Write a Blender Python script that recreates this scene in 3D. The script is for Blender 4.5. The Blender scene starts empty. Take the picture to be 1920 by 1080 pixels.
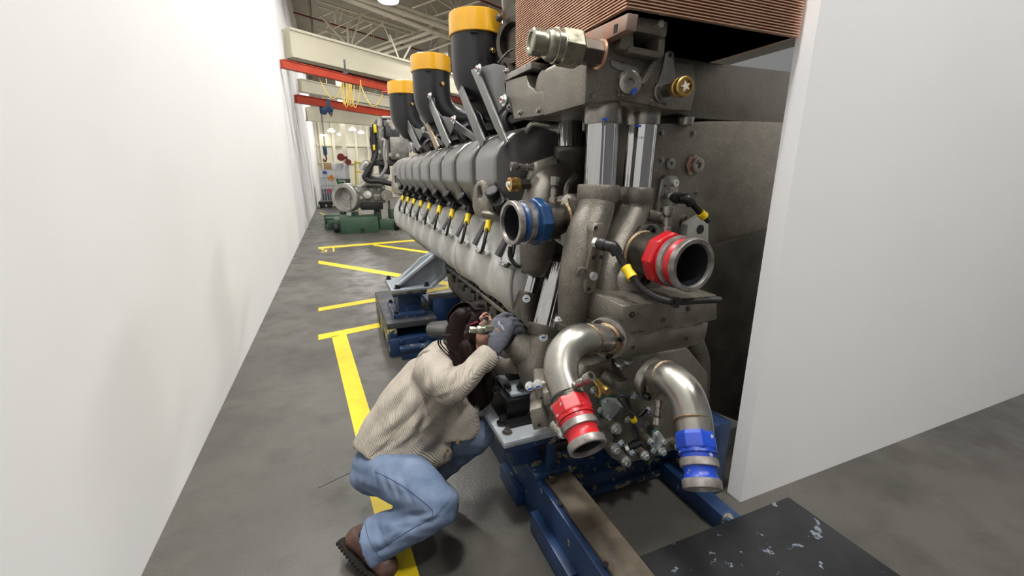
import bpy, bmesh, math, random
from math import sin, cos, pi, radians, sqrt, atan2, asin, hypot
from mathutils import Vector, Matrix, Quaternion, noise
V = Vector
random.seed(7)
SC = bpy.context.scene
COL = SC.collection

# ---------------------------------------------------------------- camera
FPX, HCAM = 800.0, 1.62
PSI, TH = radians(22.2276), radians(14.7083)
cam_d = bpy.data.cameras.new('camera')
cam_d.sensor_fit = 'HORIZONTAL'; cam_d.sensor_width = 36.0
cam_d.lens = FPX / 1920.0 * 36.0
cam_d.clip_start = 0.02; cam_d.clip_end = 200
cam = bpy.data.objects.new('camera', cam_d)
cam.location = (0, 0, HCAM)
cam.rotation_euler = (pi / 2 - TH, 0, -PSI)
COL.objects.link(cam)
SC.camera = cam

# ---------------------------------------------------------------- world, lights, exposure
W = bpy.data.worlds.new('world'); SC.world = W; W.use_nodes = True
W.node_tree.nodes['Background'].inputs[0].default_value = (1.0, 0.995, 0.985, 1)
W.node_tree.nodes['Background'].inputs[1].default_value = 0.17
SC.view_settings.view_transform = 'Standard'
SC.view_settings.look = 'None'
SC.view_settings.gamma = 1.0
SC.view_settings.use_curve_mapping = False
SC.view_settings.exposure = 0.27
# high-bay lamps of the hall: (x, y, z, watts); their housings are built in the hall section
LAMPS = [(-0.3, 0.9, 7.9, 560), (2.7, -1.6, 7.9, 480), (-0.3, 5.4, 7.9, 420), (3.4, 4.6, 7.9, 420),
         (1.2, 10.5, 7.9, 420), (6.0, 10.0, 7.9, 420), (4.5, 17.0, 7.9, 420), (10.0, 17.0, 7.9, 420),
         (1.6, 25.0, 7.6, 420), (7.0, 24.0, 7.9, 420), (1.6, 31.0, 7.9, 430), (7.0, 31.0, 7.9, 430)]
for lx, ly, lz, lw in LAMPS:
    ld = bpy.data.lights.new('high_bay_light', 'AREA'); ld.shape = 'DISK'; ld.size = 0.55
    ld.energy = lw * 1.5; ld.color = (1.0, 0.985, 0.955)
    lo = bpy.data.objects.new('high_bay_light', ld); lo.location = (lx, ly, lz - 0.03); COL.objects.link(lo)

# ---------------------------------------------------------------- helpers
FW = V((sin(PSI) * cos(TH), cos(PSI) * cos(TH), -sin(TH)))
RT = V((cos(PSI), -sin(PSI), 0)); UP = RT.cross(FW)
CAMP = V((0, 0, HCAM))
def P(px, py, x=None, y=None, z=None, w=None):
    """world point seen at photograph pixel (px, py) on a plane x=, y=, z= or at depth w"""
    r = FW + RT * ((px - 960) / FPX) - UP * ((py - 540) / FPX)
    if x is not None: t = x / r.x
    elif y is not None: t = y / r.y
    elif z is not None: t = (z - HCAM) / r.z
    else: t = w
    return CAMP + r * t
def depth(p): return (V(p) - CAMP).dot(FW)
def srgb(r, g, b):
    f = lambda c: (c / 12.92 if c <= 0.04045 else ((c + 0.055) / 1.055) ** 2.4)
    return (f(r / 255), f(g / 255), f(b / 255), 1)

def catmull(pts, n=8):
    pts = [V(p) for p in pts]
    if len(pts) < 3: return [pts[0].lerp(pts[-1], i / n) for i in range(n + 1)]
    q = [pts[0] * 2 - pts[1]] + pts + [pts[-1] * 2 - pts[-2]]
    out = []
    for i in range(1, len(q) - 2):
        a, b, c, d = q[i - 1], q[i], q[i + 1], q[i + 2]
        for k in range(n):
            t = k / n
            out.append(0.5 * (2 * b + (c - a) * t + (2 * a - 5 * b + 4 * c - d) * t * t + (3 * b - a - 3 * c + d) * t ** 3))
    out.append(pts[-1])
    return out
def lerp_list(vals, n):
    m = len(vals)
    return [vals[min(int(i / (n - 1) * (m - 1)), m - 2)] * (1 - (i / (n - 1) * (m - 1) - min(int(i / (n - 1) * (m - 1)), m - 2)))
            + vals[min(int(i / (n - 1) * (m - 1)), m - 2) + 1] * (i / (n - 1) * (m - 1) - min(int(i / (n - 1) * (m - 1)), m - 2)) for i in range(n)]
def perp(a):
    a = V(a).normalized()
    u = a.cross(V((0, 0, 1)))
    if u.length < 0.05: u = a.cross(V((0, 1, 0)))
    u.normalize()
    return u, a.cross(u).normalized()

class G:
    """collects shapes for ONE mesh object"""
    def __init__(s): s.v = []; s.f = []
    def add(s, vs, fs):
        n = len(s.v); s.v += [tuple(v) for v in vs]; s.f += [tuple(i + n for i in f) for f in fs]; return s
    def box(s, c, size, rot=None):
        h = [x / 2 for x in size]; c = V(c)
        vs = [V((i * h[0], j * h[1], k * h[2])) for i in (-1, 1) for j in (-1, 1) for k in (-1, 1)]
        if rot is not None:
            m = rot if isinstance(rot, Matrix) else Matrix.Rotation(rot, 3, 'Z')
            vs = [m @ v for v in vs]
        return s.add([c + v for v in vs], [(0, 1, 3, 2), (4, 6, 7, 5), (0, 4, 5, 1), (2, 3, 7, 6), (0, 2, 6, 4), (1, 5, 7, 3)])
    def bx(s, x0, x1, y0, y1, z0, z1):
        return s.box(((x0 + x1) / 2, (y0 + y1) / 2, (z0 + z1) / 2), (abs(x1 - x0), abs(y1 - y0), abs(z1 - z0)))
    def prism(s, pts, vec):
        pts = [V(p) for p in pts]; vec = V(vec); n = len(pts)
        nrm = V((0, 0, 0))
        for i in range(n): nrm += pts[i].cross(pts[(i + 1) % n])
        if nrm.dot(vec) > 0: pts = pts[::-1]
        return s.add(pts + [p + vec for p in pts],
                     [tuple(range(n)), tuple(range(2 * n - 1, n - 1, -1))] + [(i, i + n, (i + 1) % n + n, (i + 1) % n) for i in range(n)])
    def tube(s, pts, r, n=12, sm=6, cap=True, flat=None, hint=None):
        """swept tube; r a number or list; flat = (scale_u, scale_v); hint = preferred u direction"""
        path = catmull(pts, sm) if (sm > 1 and len(pts) > 2) else [V(p) for p in pts]
        rr = lerp_list(list(r), len(path)) if isinstance(r, (list, tuple)) else [r] * len(path)
        t0 = (path[1] - path[0]).normalized()
        if hint is not None:
            u = (V(hint) - t0 * t0.dot(V(hint))).normalized()
        else: u = perp(t0)[0]
        fu, fv = flat or (1, 1)
        vs = []; fs = []
        for i, p in enumerate(path):
            t = (path[min(i + 1, len(path) - 1)] - path[max(i - 1, 0)]).normalized()
            u = (u - t * t.dot(u)).normalized(); w = t.cross(u)
            for k in range(n):
                a = 2 * pi * k / n
                vs.append(p + (u * cos(a) * fu + w * sin(a) * fv) * rr[i])
        m = len(path)
        for i in range(m - 1):
            for k in range(n):
                fs.append((i * n + k, i * n + (k + 1) % n, (i + 1) * n + (k + 1) % n, (i + 1) * n + k))
        if cap: fs += [tuple(range(n - 1, -1, -1)), tuple(range((m - 1) * n, m * n))]
        return s.add(vs, fs)
    def lathe(s, p0, axis, prof, n=24, cap=True):
        """prof = [(distance along axis, radius)...]"""
        p0 = V(p0); a = V(axis).normalized(); u, w = perp(a)
        vs = []; fs = []
        for d, r in prof:
            for k in range(n):
                t = 2 * pi * k / n; vs.append(p0 + a * d + (u * cos(t) + w * sin(t)) * max(r, 1e-5))
        m = len(prof)
        for i in range(m - 1):
            for k in range(n): fs.append((i * n + k, i * n + (k + 1) % n, (i + 1) * n + (k + 1) % n, (i + 1) * n + k))
        if cap: fs += [tuple(range(n - 1, -1, -1)), tuple(range((m - 1) * n, m * n))]
        return s.add(vs, fs)
    def hexa(s, p0, axis, r, h):
        return s.lathe(p0, axis, [(0, r), (h * .85, r), (h, r * .88)], 6)
    def ball(s, c, r, n=16, m=10, mat=None):
        c = V(c); r = V(r) if hasattr(r, '__len__') else V((r, r, r))
        vs = []; fs = []
        for i in range(m + 1):
            th = pi * i / m
            for k in range(n):
                ph = 2 * pi * k / n
                q = V((sin(th) * cos(ph) * r.x, sin(th) * sin(ph) * r.y, cos(th) * r.z))
                if mat is not None: q = mat @ q
                vs.append(c + q)
        for i in range(m):
            for k in range(n): fs.append((i * n + k, (i + 1) * n + k, (i + 1) * n + (k + 1) % n, i * n + (k + 1) % n))
        return s.add(vs, fs)
    def grid(s, fn, nu, nv, closeu=False):
        vs = [fn(i, j) for i in range(nu) for j in range(nv)]
        fs = [(i * nv + j, i * nv + j + 1, ((i + 1) % nu) * nv + j + 1, ((i + 1) % nu) * nv + j) for i in range(nu if closeu else nu - 1) for j in range(nv - 1)]
        return s.add(vs, fs)
    def mesh(s, name, bevel=0, seg=2, smooth=True, angle=35, weld=True):
        bm = bmesh.new()
        vs = [bm.verts.new(v) for v in s.v]
        for f in s.f:
            try: bm.faces.new([vs[i] for i in f])
            except ValueError: pass
        if weld: bmesh.ops.remove_doubles(bm, verts=bm.verts, dist=1e-5)
        bmesh.ops.recalc_face_normals(bm, faces=bm.faces)
        if bevel:
            bm.normal_update()
            es = [e for e in bm.edges if len(e.link_faces) == 2 and e.calc_face_angle(0) > radians(25)]
            bmesh.ops.bevel(bm, geom=es, offset=bevel, segments=seg, profile=.5, affect='EDGES', clamp_overlap=True)
        me = bpy.data.meshes.new(name); bm.to_mesh(me); bm.free()
        if smooth:
            me.shade_smooth(); me.set_sharp_from_angle(angle=radians(angle))
        return me
    def o(s, name, m, parent=None, bevel=0, seg=2, smooth=True, angle=35, label=None, **kw):
        me = s.mesh(name, bevel, seg, smooth, angle); me.materials.append(m)
        return put(name, me, parent, label=label, **kw)
def put(name, me, parent=None, label=None, cat=None, group=None, kind=None, loc=None):
    ob = bpy.data.objects.new(name, me); COL.objects.link(ob)
    if loc is not None: ob.location = loc
    if parent is not None:
        ob.parent = parent; ob.matrix_parent_inverse = Matrix.Translation(-wloc(parent))
    return tag(ob, label, cat, group, kind)
def wloc(o):
    p = V(o.location)
    while o.parent is not None:
        p = p + o.matrix_parent_inverse.translation + V(o.parent.location); o = o.parent
    return p
def tag(ob, label=None, cat=None, group=None, kind=None):
    if label: ob['label'] = label
    if cat: ob['category'] = cat
    if group: ob['group'] = group
    if kind: ob['kind'] = kind
    return ob
def thing(name, label, cat, loc, group=None):
    ob = bpy.data.objects.new(name, None); ob.empty_display_size = .05; ob.location = loc; COL.objects.link(ob)
    return tag(ob, label, cat, group)
def copy_part(src, off, parent=None):
    """copy a part and its sub-parts, moved by off (sub-parts follow)"""
    c = src.copy(); COL.objects.link(c); c.location = V(src.location) + V(off)
    if parent is not None: c.parent = parent
    for ch in src.children:
        d = ch.copy(); COL.objects.link(d); d.parent = c
    return c
def bolt(parent, p, n, r=.01, h=.009, m=None, washer=True, name='bolt', sock=False):
    g = G(); p = V(p); n = V(n).normalized()
    if washer: g.lathe(p, n, [(0, r * 1.45), (h * .25, r * 1.45)], 14)
    if sock: g.lathe(p + n * h * .2, n, [(0, r), (h, r), (h, r * .55), (h * .4, r * .5)], 12)
    else: g.hexa(p + n * h * .2, n, r, h)
    return g.o(name, m or ZINC, parent, smooth=False)

# ---------------------------------------------------------------- materials
def nodes(name):
    m = bpy.data.materials.new(name); m.use_nodes = True
    nt = m.node_tree; b = nt.nodes['Principled BSDF']
    return m, nt, b
def N(nt, t, **kw):
    n = nt.nodes.new(t)
    for k, v in kw.items(): setattr(n, k, v)
    return n
def mixc(nt, fac, a, b):
    m = N(nt, 'ShaderNodeMix', data_type='RGBA')
    for sock, val in ((m.inputs[0], fac), (m.inputs[6], a), (m.inputs[7], b)):
        if hasattr(val, 'links') or isinstance(val, bpy.types.NodeSocket): nt.links.new(val, sock)
        else: sock.default_value = val
    return m.outputs[2]
def noise_fac(nt, co, scale, detail=4, lo=.35, hi=.65, rough=.55):
    n = N(nt, 'ShaderNodeTexNoise'); n.inputs['Scale'].default_value = scale; n.inputs['Detail'].default_value = detail
    n.inputs['Roughness'].default_value = rough
    nt.links.new(co, n.inputs['Vector'])
    r = N(nt, 'ShaderNodeMapRange'); r.inputs[1].default_value = lo; r.inputs[2].default_value = hi
    nt.links.new(n.outputs[0], r.inputs[0])
    return r.outputs[0], n.outputs[0]
def M(name, c1, c2=None, rough=.5, metal=0., scale=6, lo=.35, hi=.65, bump=0., bscale=80, chips=None, spec=.5, rvar=0., coat=0., stretch=None, wave=None, speck=0., keep=False):
    m, nt, b = nodes(name)
    tc = N(nt, 'ShaderNodeTexCoord'); co = tc.outputs['Object']
    if stretch:
        mp = N(nt, 'ShaderNodeMapping'); mp.inputs['Scale'].default_value = stretch
        nt.links.new(co, mp.inputs[0]); co2 = mp.outputs[0]
    else: co2 = co
    K = 1.0 if keep else .74
    sc_ = lambda c: tuple(x * K for x in srgb(*c)[:3]) + (1,)
    c1 = sc_(c1); c2 = sc_(c2) if c2 else c1
    f, raw = noise_fac(nt, co2, scale, 5, lo, hi)
    col = mixc(nt, f, c1, c2)
    b.inputs['Roughness'].default_value = rough
    b.inputs['Metallic'].default_value = metal
    b.inputs['Specular IOR Level'].default_value = spec
    if coat: b.inputs['Coat Weight'].default_value = coat
    if rvar:
        mr = N(nt, 'ShaderNodeMapRange'); mr.inputs[3].default_value = max(rough - rvar, .02); mr.inputs[4].default_value = min(rough + rvar, 1)
        nt.links.new(f, mr.inputs[0]); nt.links.new(mr.outputs[0], b.inputs['Roughness'])
    if chips:
        cc, th, sc = chips
        cf, _ = noise_fac(nt, co, sc, 6, th, th + .02, .6)
        col = mixc(nt, cf, col, sc_(cc))
    if speck:
        sf, _ = noise_fac(nt, co, 260, 2, .40, .62)
        mm = N(nt, 'ShaderNodeMath', operation='MULTIPLY'); mm.inputs[1].default_value = speck; nt.links.new(sf, mm.inputs[0])
        col = mixc(nt, mm.outputs[0], col, tuple(x * .35 for x in c1[:3]) + (1,))
    nt.links.new(col, b.inputs['Base Color'])
    if bump:
        n = N(nt, 'ShaderNodeTexNoise'); n.inputs['Scale'].default_value = bscale; n.inputs['Detail'].default_value = 3
        nt.links.new(co2, n.inputs['Vector'])
        h = n.outputs[0]
        bp = N(nt, 'ShaderNodeBump'); bp.inputs['Strength'].default_value = bump; bp.inputs['Distance'].default_value = .004
        nt.links.new(h, bp.inputs['Height']); nt.links.new(bp.outputs[0], b.inputs['Normal'])
    if wave:
        wsc, wst, rot = wave
        mp = N(nt, 'ShaderNodeMapping'); mp.inputs['Rotation'].default_value = rot
        nt.links.new(co, mp.inputs[0])
        wv = N(nt, 'ShaderNodeTexWave'); wv.inputs['Scale'].default_value = wsc; wv.inputs['Distortion'].default_value = 1.2
        wv.inputs['Detail'].default_value = 1; wv.inputs['Detail Scale'].default_value = .6
        nt.links.new(mp.outputs[0], wv.inputs['Vector'])
        bp = N(nt, 'ShaderNodeBump'); bp.inputs['Strength'].default_value = wst; bp.inputs['Distance'].default_value = .004
        nt.links.new(wv.outputs[0], bp.inputs['Height']); nt.links.new(bp.outputs[0], b.inputs['Normal'])
    return m
def emit(name, c, s):
    m, nt, b = nodes(name); b.inputs['Emission Color'].default_value = srgb(*c); b.inputs['Emission Strength'].default_value = s
    b.inputs['Base Color'].default_value = srgb(*c); return m

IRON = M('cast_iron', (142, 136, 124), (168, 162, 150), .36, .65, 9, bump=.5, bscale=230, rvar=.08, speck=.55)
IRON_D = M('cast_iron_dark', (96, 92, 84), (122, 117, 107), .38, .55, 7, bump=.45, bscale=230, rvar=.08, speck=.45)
ALU = M('satin_aluminium', (138, 138, 137), (158, 158, 157), .34, .75, 5, bump=.06, bscale=200, rvar=.06)
ALU_CAST = M('sandcast_aluminium', (196, 196, 192), (214, 213, 208), .55, .45, 4, bump=.2, bscale=220)
CHROME = M('polished_chrome', (196, 196, 196), (212, 212, 212), .09, 1.0, 60, stretch=(1, 1, .012), rvar=.04)
OLIVE = M('olive_zinc', (152, 150, 132), (176, 174, 156), .3, .9, 20, rvar=.08)
STEEL = M('machined_steel', (150, 146, 138), (176, 172, 164), .3, .9, 20, rvar=.08)
STEEL_D = M('oiled_dark_steel', (84, 80, 74), (112, 106, 97), .36, .85, 14, rvar=.1)
STAIN = M('brushed_stainless', (166, 163, 154), (190, 187, 178), .3, .9, 7, bump=.05, bscale=90, rvar=.1)
WELD = M('weld_bead', (120, 98, 72), (170, 150, 122), .45, .8, 60, bump=.6, bscale=220)
COPPER = M('copper_fins', (224, 184, 156), (196, 152, 126), .34, .7, 5, rvar=.1, keep=True)
COPPER_P = M('copper_plate', (196, 150, 128), (186, 168, 156), .45, .6, 14)
BRASS = M('brass', (196, 158, 84), (220, 184, 112), .28, .95, 20)
ZINC = M('zinc_plated', (200, 204, 202), (220, 222, 218), .32, .7, 30, keep=True)
BLUEMARK = M('blue_paint_mark', (24, 78, 190), None, .5)
REDMARK = M('red_paint_mark', (200, 32, 44), None, .5)
WHITEP = M('white_plastic', (232, 226, 208), None, .4)
BLK = M('black_paint', (24, 25, 29), (30, 31, 35), .34, 0, 4, spec=.5, rvar=.04)
BLKP = M('black_plastic', (20, 20, 22), (28, 28, 30), .42)
RUB = M('black_rubber', (18, 18, 19), (30, 29, 28), .6)
VOIDM = M('shade_and_joint_dark', (16, 16, 17), (24, 23, 23), .7)  # near-black paint for the shade in holes and hollows; also colours the floor joint
AMBER = M('amber_cap_film', (246, 186, 40), (234, 168, 26), .22, 0, 8, spec=.6, coat=.3, bump=.1, bscale=26, stretch=(1, 1, .2))
YEL = M('yellow_tag', (248, 214, 16), (236, 198, 10), .45, 0, 30)
GREYST = M('grey_bracket_paint', (122, 122, 120), (140, 140, 138), .4, .55, 8, rvar=.05)
LGREY = M('light_grey_paint', (158, 166, 174), (172, 180, 188), .42, 0, 5, rvar=.05)
LGREY_C = M('light_grey_paint_chipped', (176, 182, 188), (188, 194, 198), .45, 0, 5, chips=((116, 100, 70), .64, 34))
BLUE = M('blue_stand_paint', (38, 66, 108), (28, 50, 84), .4, 0, 5, chips=((150, 140, 112), .64, 12), rvar=.06)
BLUE_W = M('blue_stand_paint_worn', (40, 68, 108), (26, 46, 76), .42, 0, 5, chips=((150, 140, 106), .575, 18), rvar=.06)
BLACKPL = M('worn_black_plate', (48, 49, 52), (30, 31, 34), .42, .2, 6, chips=((140, 152, 164), .63, 16))
WOODST = M('worn_brown_bar', (112, 100, 85), (84, 75, 64), .55, .15, 12, chips=((60, 50, 42), .66, 30), bump=.1, bscale=60)
COUPB = M('blue_coupling_paint', (28, 74, 124), (20, 56, 100), .38, 0, 10, chips=((150, 152, 150), .66, 40))
COUPB2 = M('bright_blue_coupling_paint', (24, 70, 190), (18, 56, 160), .38, 0, 10, chips=((170, 172, 174), .63, 40))
COUPR = M('red_coupling_paint', (214, 30, 40), (190, 22, 32), .36, 0, 10, chips=((190, 180, 178), .66, 40))
COUPM = M('worn_coupling_metal', (182, 176, 172), (120, 112, 108), .4, .6, 22)
GASK = M('teal_gasket', (70, 120, 112), None, .6)
# ================================================================ THE HALL
def concrete():
    m, nt, b = nodes('worn_concrete')
    co = N(nt, 'ShaderNodeTexCoord').outputs['Object']
    f1, _ = noise_fac(nt, co, .55, 5, .38, .62)
    f2, _ = noise_fac(nt, co, 3.2, 6, .45, .7, .6)
    f3, _ = noise_fac(nt, co, 70, 3, .3, .7)
    f4, _ = noise_fac(nt, co, 1.3, 7, .58, .72, .65)
    c = mixc(nt, f1, srgb(73, 71, 67), srgb(89, 86, 81))
    c = mixc(nt, f2, c, srgb(65, 63, 58))
    c = mixc(nt, f4, c, srgb(99, 96, 87))
    mm = N(nt, 'ShaderNodeMath', operation='MULTIPLY'); mm.inputs[1].default_value = .35; nt.links.new(f3, mm.inputs[0])
    c = mixc(nt, mm.outputs[0], c, srgb(60, 58, 52))
    f5, _ = noise_fac(nt, co, .9, 3, .52, .66)
    c = mixc(nt, f5, c, srgb(58, 55, 51))
    nt.links.new(c, b.inputs['Base Color'])
    r = N(nt, 'ShaderNodeMapRange'); r.inputs[3].default_value = .34; r.inputs[4].default_value = .6
    nt.links.new(f2, r.inputs[0]); nt.links.new(r.outputs[0], b.inputs['Roughness'])
    bp = N(nt, 'ShaderNodeBump'); bp.inputs['Strength'].default_value = .12; bp.inputs['Distance'].default_value = .004
    nt.links.new(f3, bp.inputs['Height']); nt.links.new(bp.outputs[0], b.inputs['Normal'])
    return m
CONC = concrete()
FLOORY = M('yellow_floor_paint', (246, 218, 18), (234, 202, 10), .5, 0, 8, chips=((120, 112, 70), .7, 26), bump=.1, bscale=120)
WALLW = M('white_wall_paint', (249, 249, 249), (251, 251, 251), .75, 0, 1.5, keep=True)
CREAM = M('cream_wall_paint', (226, 220, 200), (234, 228, 210), .6, 0, 1)
CREAM2 = M('cream_steel_paint', (232, 226, 200), (240, 234, 210), .4, 0, 1)
BEIGE = M('beige_roof_steel', (232, 224, 206), (220, 212, 194), .6, 0, 3, keep=True)
DECK = M('ribbed_roof_deck', (186, 178, 162), (174, 166, 150), .7, 0, 2, wave=(9, 1.0, (0, 0, radians(27))))
REDST = M('red_crane_paint', (204, 78, 48), (188, 64, 40), .42, 0, 3)
DRED = M('dark_red_pipe', (120, 34, 32), None, .5)
GREEN = M('green_stand_paint', (56, 88, 64), (44, 72, 54), .45, 0, 4, rvar=.05)
LAMPE = emit('lamp_glow', (255, 252, 244), 9)
CREAMCORD = M('yellow_festoon_cord', (226, 190, 84), None, .5)
HOIST = M('blue_hoist_paint', (34, 92, 140), (28, 70, 112), .4)
DKGREY = M('dark_grey_steel', (70, 70, 72), (84, 84, 86), .5, .3)
MIDGREY = M('mid_grey_engine', (150, 148, 142), (120, 118, 112), .42, .6, 6, bump=.2, bscale=60)
LITGREY = M('pale_grey_engine', (196, 194, 188), (170, 168, 162), .42, .5, 6)

g = G(); g.bx(-1.0, 26, -4, 48, -.12, 0)
FLOOR = g.o('floor', CONC, smooth=False, kind='structure', label='worn grey concrete factory floor with yellow lines')
def fq(quad, name='painted_line', m=None, h=.0025):
    pts = [P(a, b_, z=0) for a, b_ in quad]
    G().prism(pts, (0, 0, h)).o(name, m or FLOORY, FLOOR, smooth=False)
fq([(622, 631), (649, 626), (742, 930), (787, 1082), (790, 1092), (735, 1092), (690, 917)])
fq([(597, 628), (760, 596), (760, 604), (597, 638)])
fq([(597, 577.5), (900, 526), (900, 532), (597, 584)])
fq([(597, 488.5), (900, 538), (900, 546), (597, 494.5)])
fq([(597, 463.5), (840, 444.5), (840, 447), (597, 467)])
fq([(700, 457.5), (850, 478), (850, 482), (700, 460.5)])
fq([(600, 398.6), (640, 408), (640, 410), (600, 400.4)])
# faint control joint
a, b_ = P(597, 915, z=0), P(720, 856, z=0); d = (b_ - a).normalized() * .0025; nn = V((-d.y, d.x, 0))
G().prism([a + nn, b_ + nn, b_ - nn, a - nn], (0, 0, .0008)).o('control_joint', VOIDM, FLOOR, smooth=False)
# flat floor number
def text_mesh(s, size, m, name, parent, mtx, ext=.001):
    c = bpy.data.curves.new(name, 'FONT'); c.body = s; c.size = size; c.extrude = ext; c.align_x = 'CENTER'; c.align_y = 'CENTER'
    o = bpy.data.objects.new('tmp_text', c); COL.objects.link(o)
    bpy.context.view_layer.update()
    me = bpy.data.meshes.new_from_object(o.evaluated_get(bpy.context.evaluated_depsgraph_get()))
    bpy.data.objects.remove(o); bpy.data.curves.remove(c)
    me.transform(mtx); me.materials.clear(); me.materials.append(m)
    return put(name, me, parent)
ctr = P(617, 467.6, z=.003)
text_mesh('15', .62, FLOORY, 'painted_number', FLOOR, Matrix.Translation(ctr) @ Matrix.Rotation(pi, 4, 'Z') @ Matrix.Diagonal((.62, 1.5, 1, 1)))

G().bx(-1.0, -.9, -4, 48, 0, 9).o('wall_left', WALLW, smooth=False, kind='structure', label='plain white side wall of the hall')
G().bx(1.78, 9, 1.26, 1.34, 0, 5.2).o('wall_right', WALLW, smooth=False, kind='structure', label='plain white partition wall beside the engine')
g = G().bx(-1.0, 26, -4, 48, 9, 9.1)
g.o('ceiling', DECK, smooth=False, kind='structure', label='ribbed beige metal roof deck high above')
# far wall with columns and girts
YF = 36.0
WF = G().bx(-1, 26, YF, YF + .2, 0, 9).o('wall_far', CREAM, smooth=False, kind='structure', label='cream panelled far wall of the hall')
def fbox(px0, py0, px1, py1, Y, d, gg=None):
    a = P(px0, py0, y=Y); b = P(px1, py1, y=Y)
    gg = gg or G(); return gg.bx(a.x, b.x, Y, Y + d, b.z, a.z)
for x0, x1 in ((603, 606), (626, 631), (668, 672), (690, 694), (712, 716)):
    a = P(x0, 300, y=YF); b = P(x1, 300, y=YF)
    G().bx(a.x, b.x, YF - .25, YF, 0, 8.9).o('wall_column', CREAM2, WF, smooth=False)
for yy in (271, 304):
    a = P(600, yy, y=YF)
    G().bx(-.8, 12, YF - .12, YF, a.z - .1, a.z + .1).o('wall_girt', CREAM2, WF, smooth=False)
# free-standing column in front of the far wall
a = P(643.5, 300, y=27); b = P(653, 300, y=27)
cb = (a + b) / 2
C1 = thing('building_column', 'cream steel column standing before the far wall, red hose reel on it', 'column', (cb.x, 27, 0))
G().bx(a.x, b.x, 27, 27.06, 0, 8.9).o('flange', CREAM2, C1, smooth=False)
G().bx(a.x, b.x, 27.3, 27.36, 0, 8.9).o('flange', CREAM2, C1, smooth=False)
G().bx(cb.x - .04, cb.x + .04, 27.06, 27.3, 0, 8.9).o('web', CREAM2, C1, smooth=False)
a = P(826, 100, y=24); b = P(840, 100, y=24)
C2 = thing('building_column', 'beige roof column seen just right of the middle yellow cap', 'column', (a.x, 24, 0))
G().bx(a.x, b.x, 24, 24.05, 0, 8.9).o('flange', BEIGE, C2, smooth=False)
G().bx(a.x, b.x, 24.28, 24.33, 0, 8.9).o('flange', BEIGE, C2, smooth=False)
G().bx((a.x + b.x) / 2 - .03, (a.x + b.x) / 2 + .03, 24.05, 24.28, 0, 8.9).o('web', BEIGE, C2, smooth=False)

# ---- lamps
def highbay(p, label, group, r=.3):
    t = thing('high_bay_lamp', label, 'ceiling lamp', p, group)
    p = V(p)
    G().lathe(p + V((0, 0, .03)), (0, 0, 1), [(0, r), (.05, r), (.08, r * .6), (.14, r * .5), (.15, .03)], 24).o('housing', BEIGE, t)
    G().lathe(p + V((0, 0, -.045)), (0, 0, 1), [(0, r * .5), (.02, r * .8), (.045, r * .95), (.075, r * .97)], 24).o('lens', LAMPE, t)
    G().tube([p + V((0, 0, .17)), V((p.x, p.y, 8.98))], .012, 6, 1).o('suspension_rod', BEIGE, t)
for i, (lx, ly, lz, lw) in enumerate(LAMPS):
    highbay((lx, ly, lz), 'round high-bay lamp hanging below the roof of the hall', 'high-bay lamps in rows')
p = P(728, 2, z=7.4)
highbay(p, 'glaring high-bay lamp at the top edge above the crane girder', 'high-bay lamps in rows', .36)
for px, py, w, lab in ((621, 246, 27, 'left of the cream column, below the far cream girder'), (607, 253.5, 31, 'leftmost of the far lamps, by the left edge'), (639, 252.5, 31, 'just left of the cream column'), (641, 229, 24, 'highest of the far lamps, at the column top'),
                  (661, 243.5, 26, 'just right of the cream column'), (677, 249, 31, 'left of the black hoses of the second engine'), (722, 247, 28, 'behind the second engine')):
    highbay(P(px, py, w=w), 'small bright far lamp ' + lab, 'far lamps near the cream wall', .26 * w / 31)

# ---- crane girders and rails
def beam_z(name, label, cat, p1, p2, hpx, m, z=None, w=None, thick=.25, flanges=True, ext=0.0, group=None):
    """I-beam whose top edge runs p1 -> p2 (pixels) at height z"""
    a = P(*p1, z=z) if z else P(*p1, w=w)
    b = P(*p2, z=a.z)
    h = hpx * depth(a) / FPX
    d = (b - a).normalized(); b = b + d * ext
    t = (a.x + .897 - abs(d.y) * thick) / d.x; a = a - d * max(min(t, 8.0), 0)      # run to the side wall
    n = V((-d.y, d.x, 0))
    t = thing(name, label, cat, a.lerp(b, .5) - V((0, 0, h)), group)
    dz = V((0, 0, 1))
    fh = h * .09
    G().prism([a, b, b - dz * fh, a - dz * fh], n * thick).o('top_flange', m, t, smooth=False)
    G().prism([a + n * thick * .1 - dz * fh, b + n * thick * .1 - dz * fh, b + n * thick * .1 - dz * (h - fh), a + n * thick * .1 - dz * (h - fh)], n * thick * .8).o('web', m, t, smooth=False)
    G().prism([a - dz * (h - fh), b - dz * (h - fh), b - dz * h, a - dz * h], n * thick).o('bottom_flange', m, t, smooth=False)
    return t
beam_z('crane_girder', 'deep cream bridge crane girder crossing below the roof trusses', 'crane girder', (600, 66), (840, 134), 48, CREAM2, z=5.6, thick=.4, ext=5)
beam_z('crane_girder', 'dark red beam just under the deep cream girder', 'crane girder', (600, 116), (800, 166), 16, DRED, z=5.0, thick=.25, ext=3)
beam_z('crane_rail', 'upper orange-red crane rail with yellow cable loops below', 'crane rail', (600, 127), (735, 160), 14, REDST, w=11, thick=.16, ext=3)
beam_z('crane_rail', 'lower orange-red crane rail behind the yellow cable loops', 'crane rail', (600, 184), (738, 208), 14, REDST, w=14.5, thick=.2, ext=3)
beam_z('crane_girder', 'pale cream beam between the two orange-red rails', 'crane girder', (600, 154), (735, 182), 22, CREAM2, w=17, thick=.3, ext=3)
beam_z('crane_girder', 'cream girder below the lower red rail, far back', 'crane girder', (600, 202), (712, 213), 24, CREAM2, w=21, thick=.3, ext=2)
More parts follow.
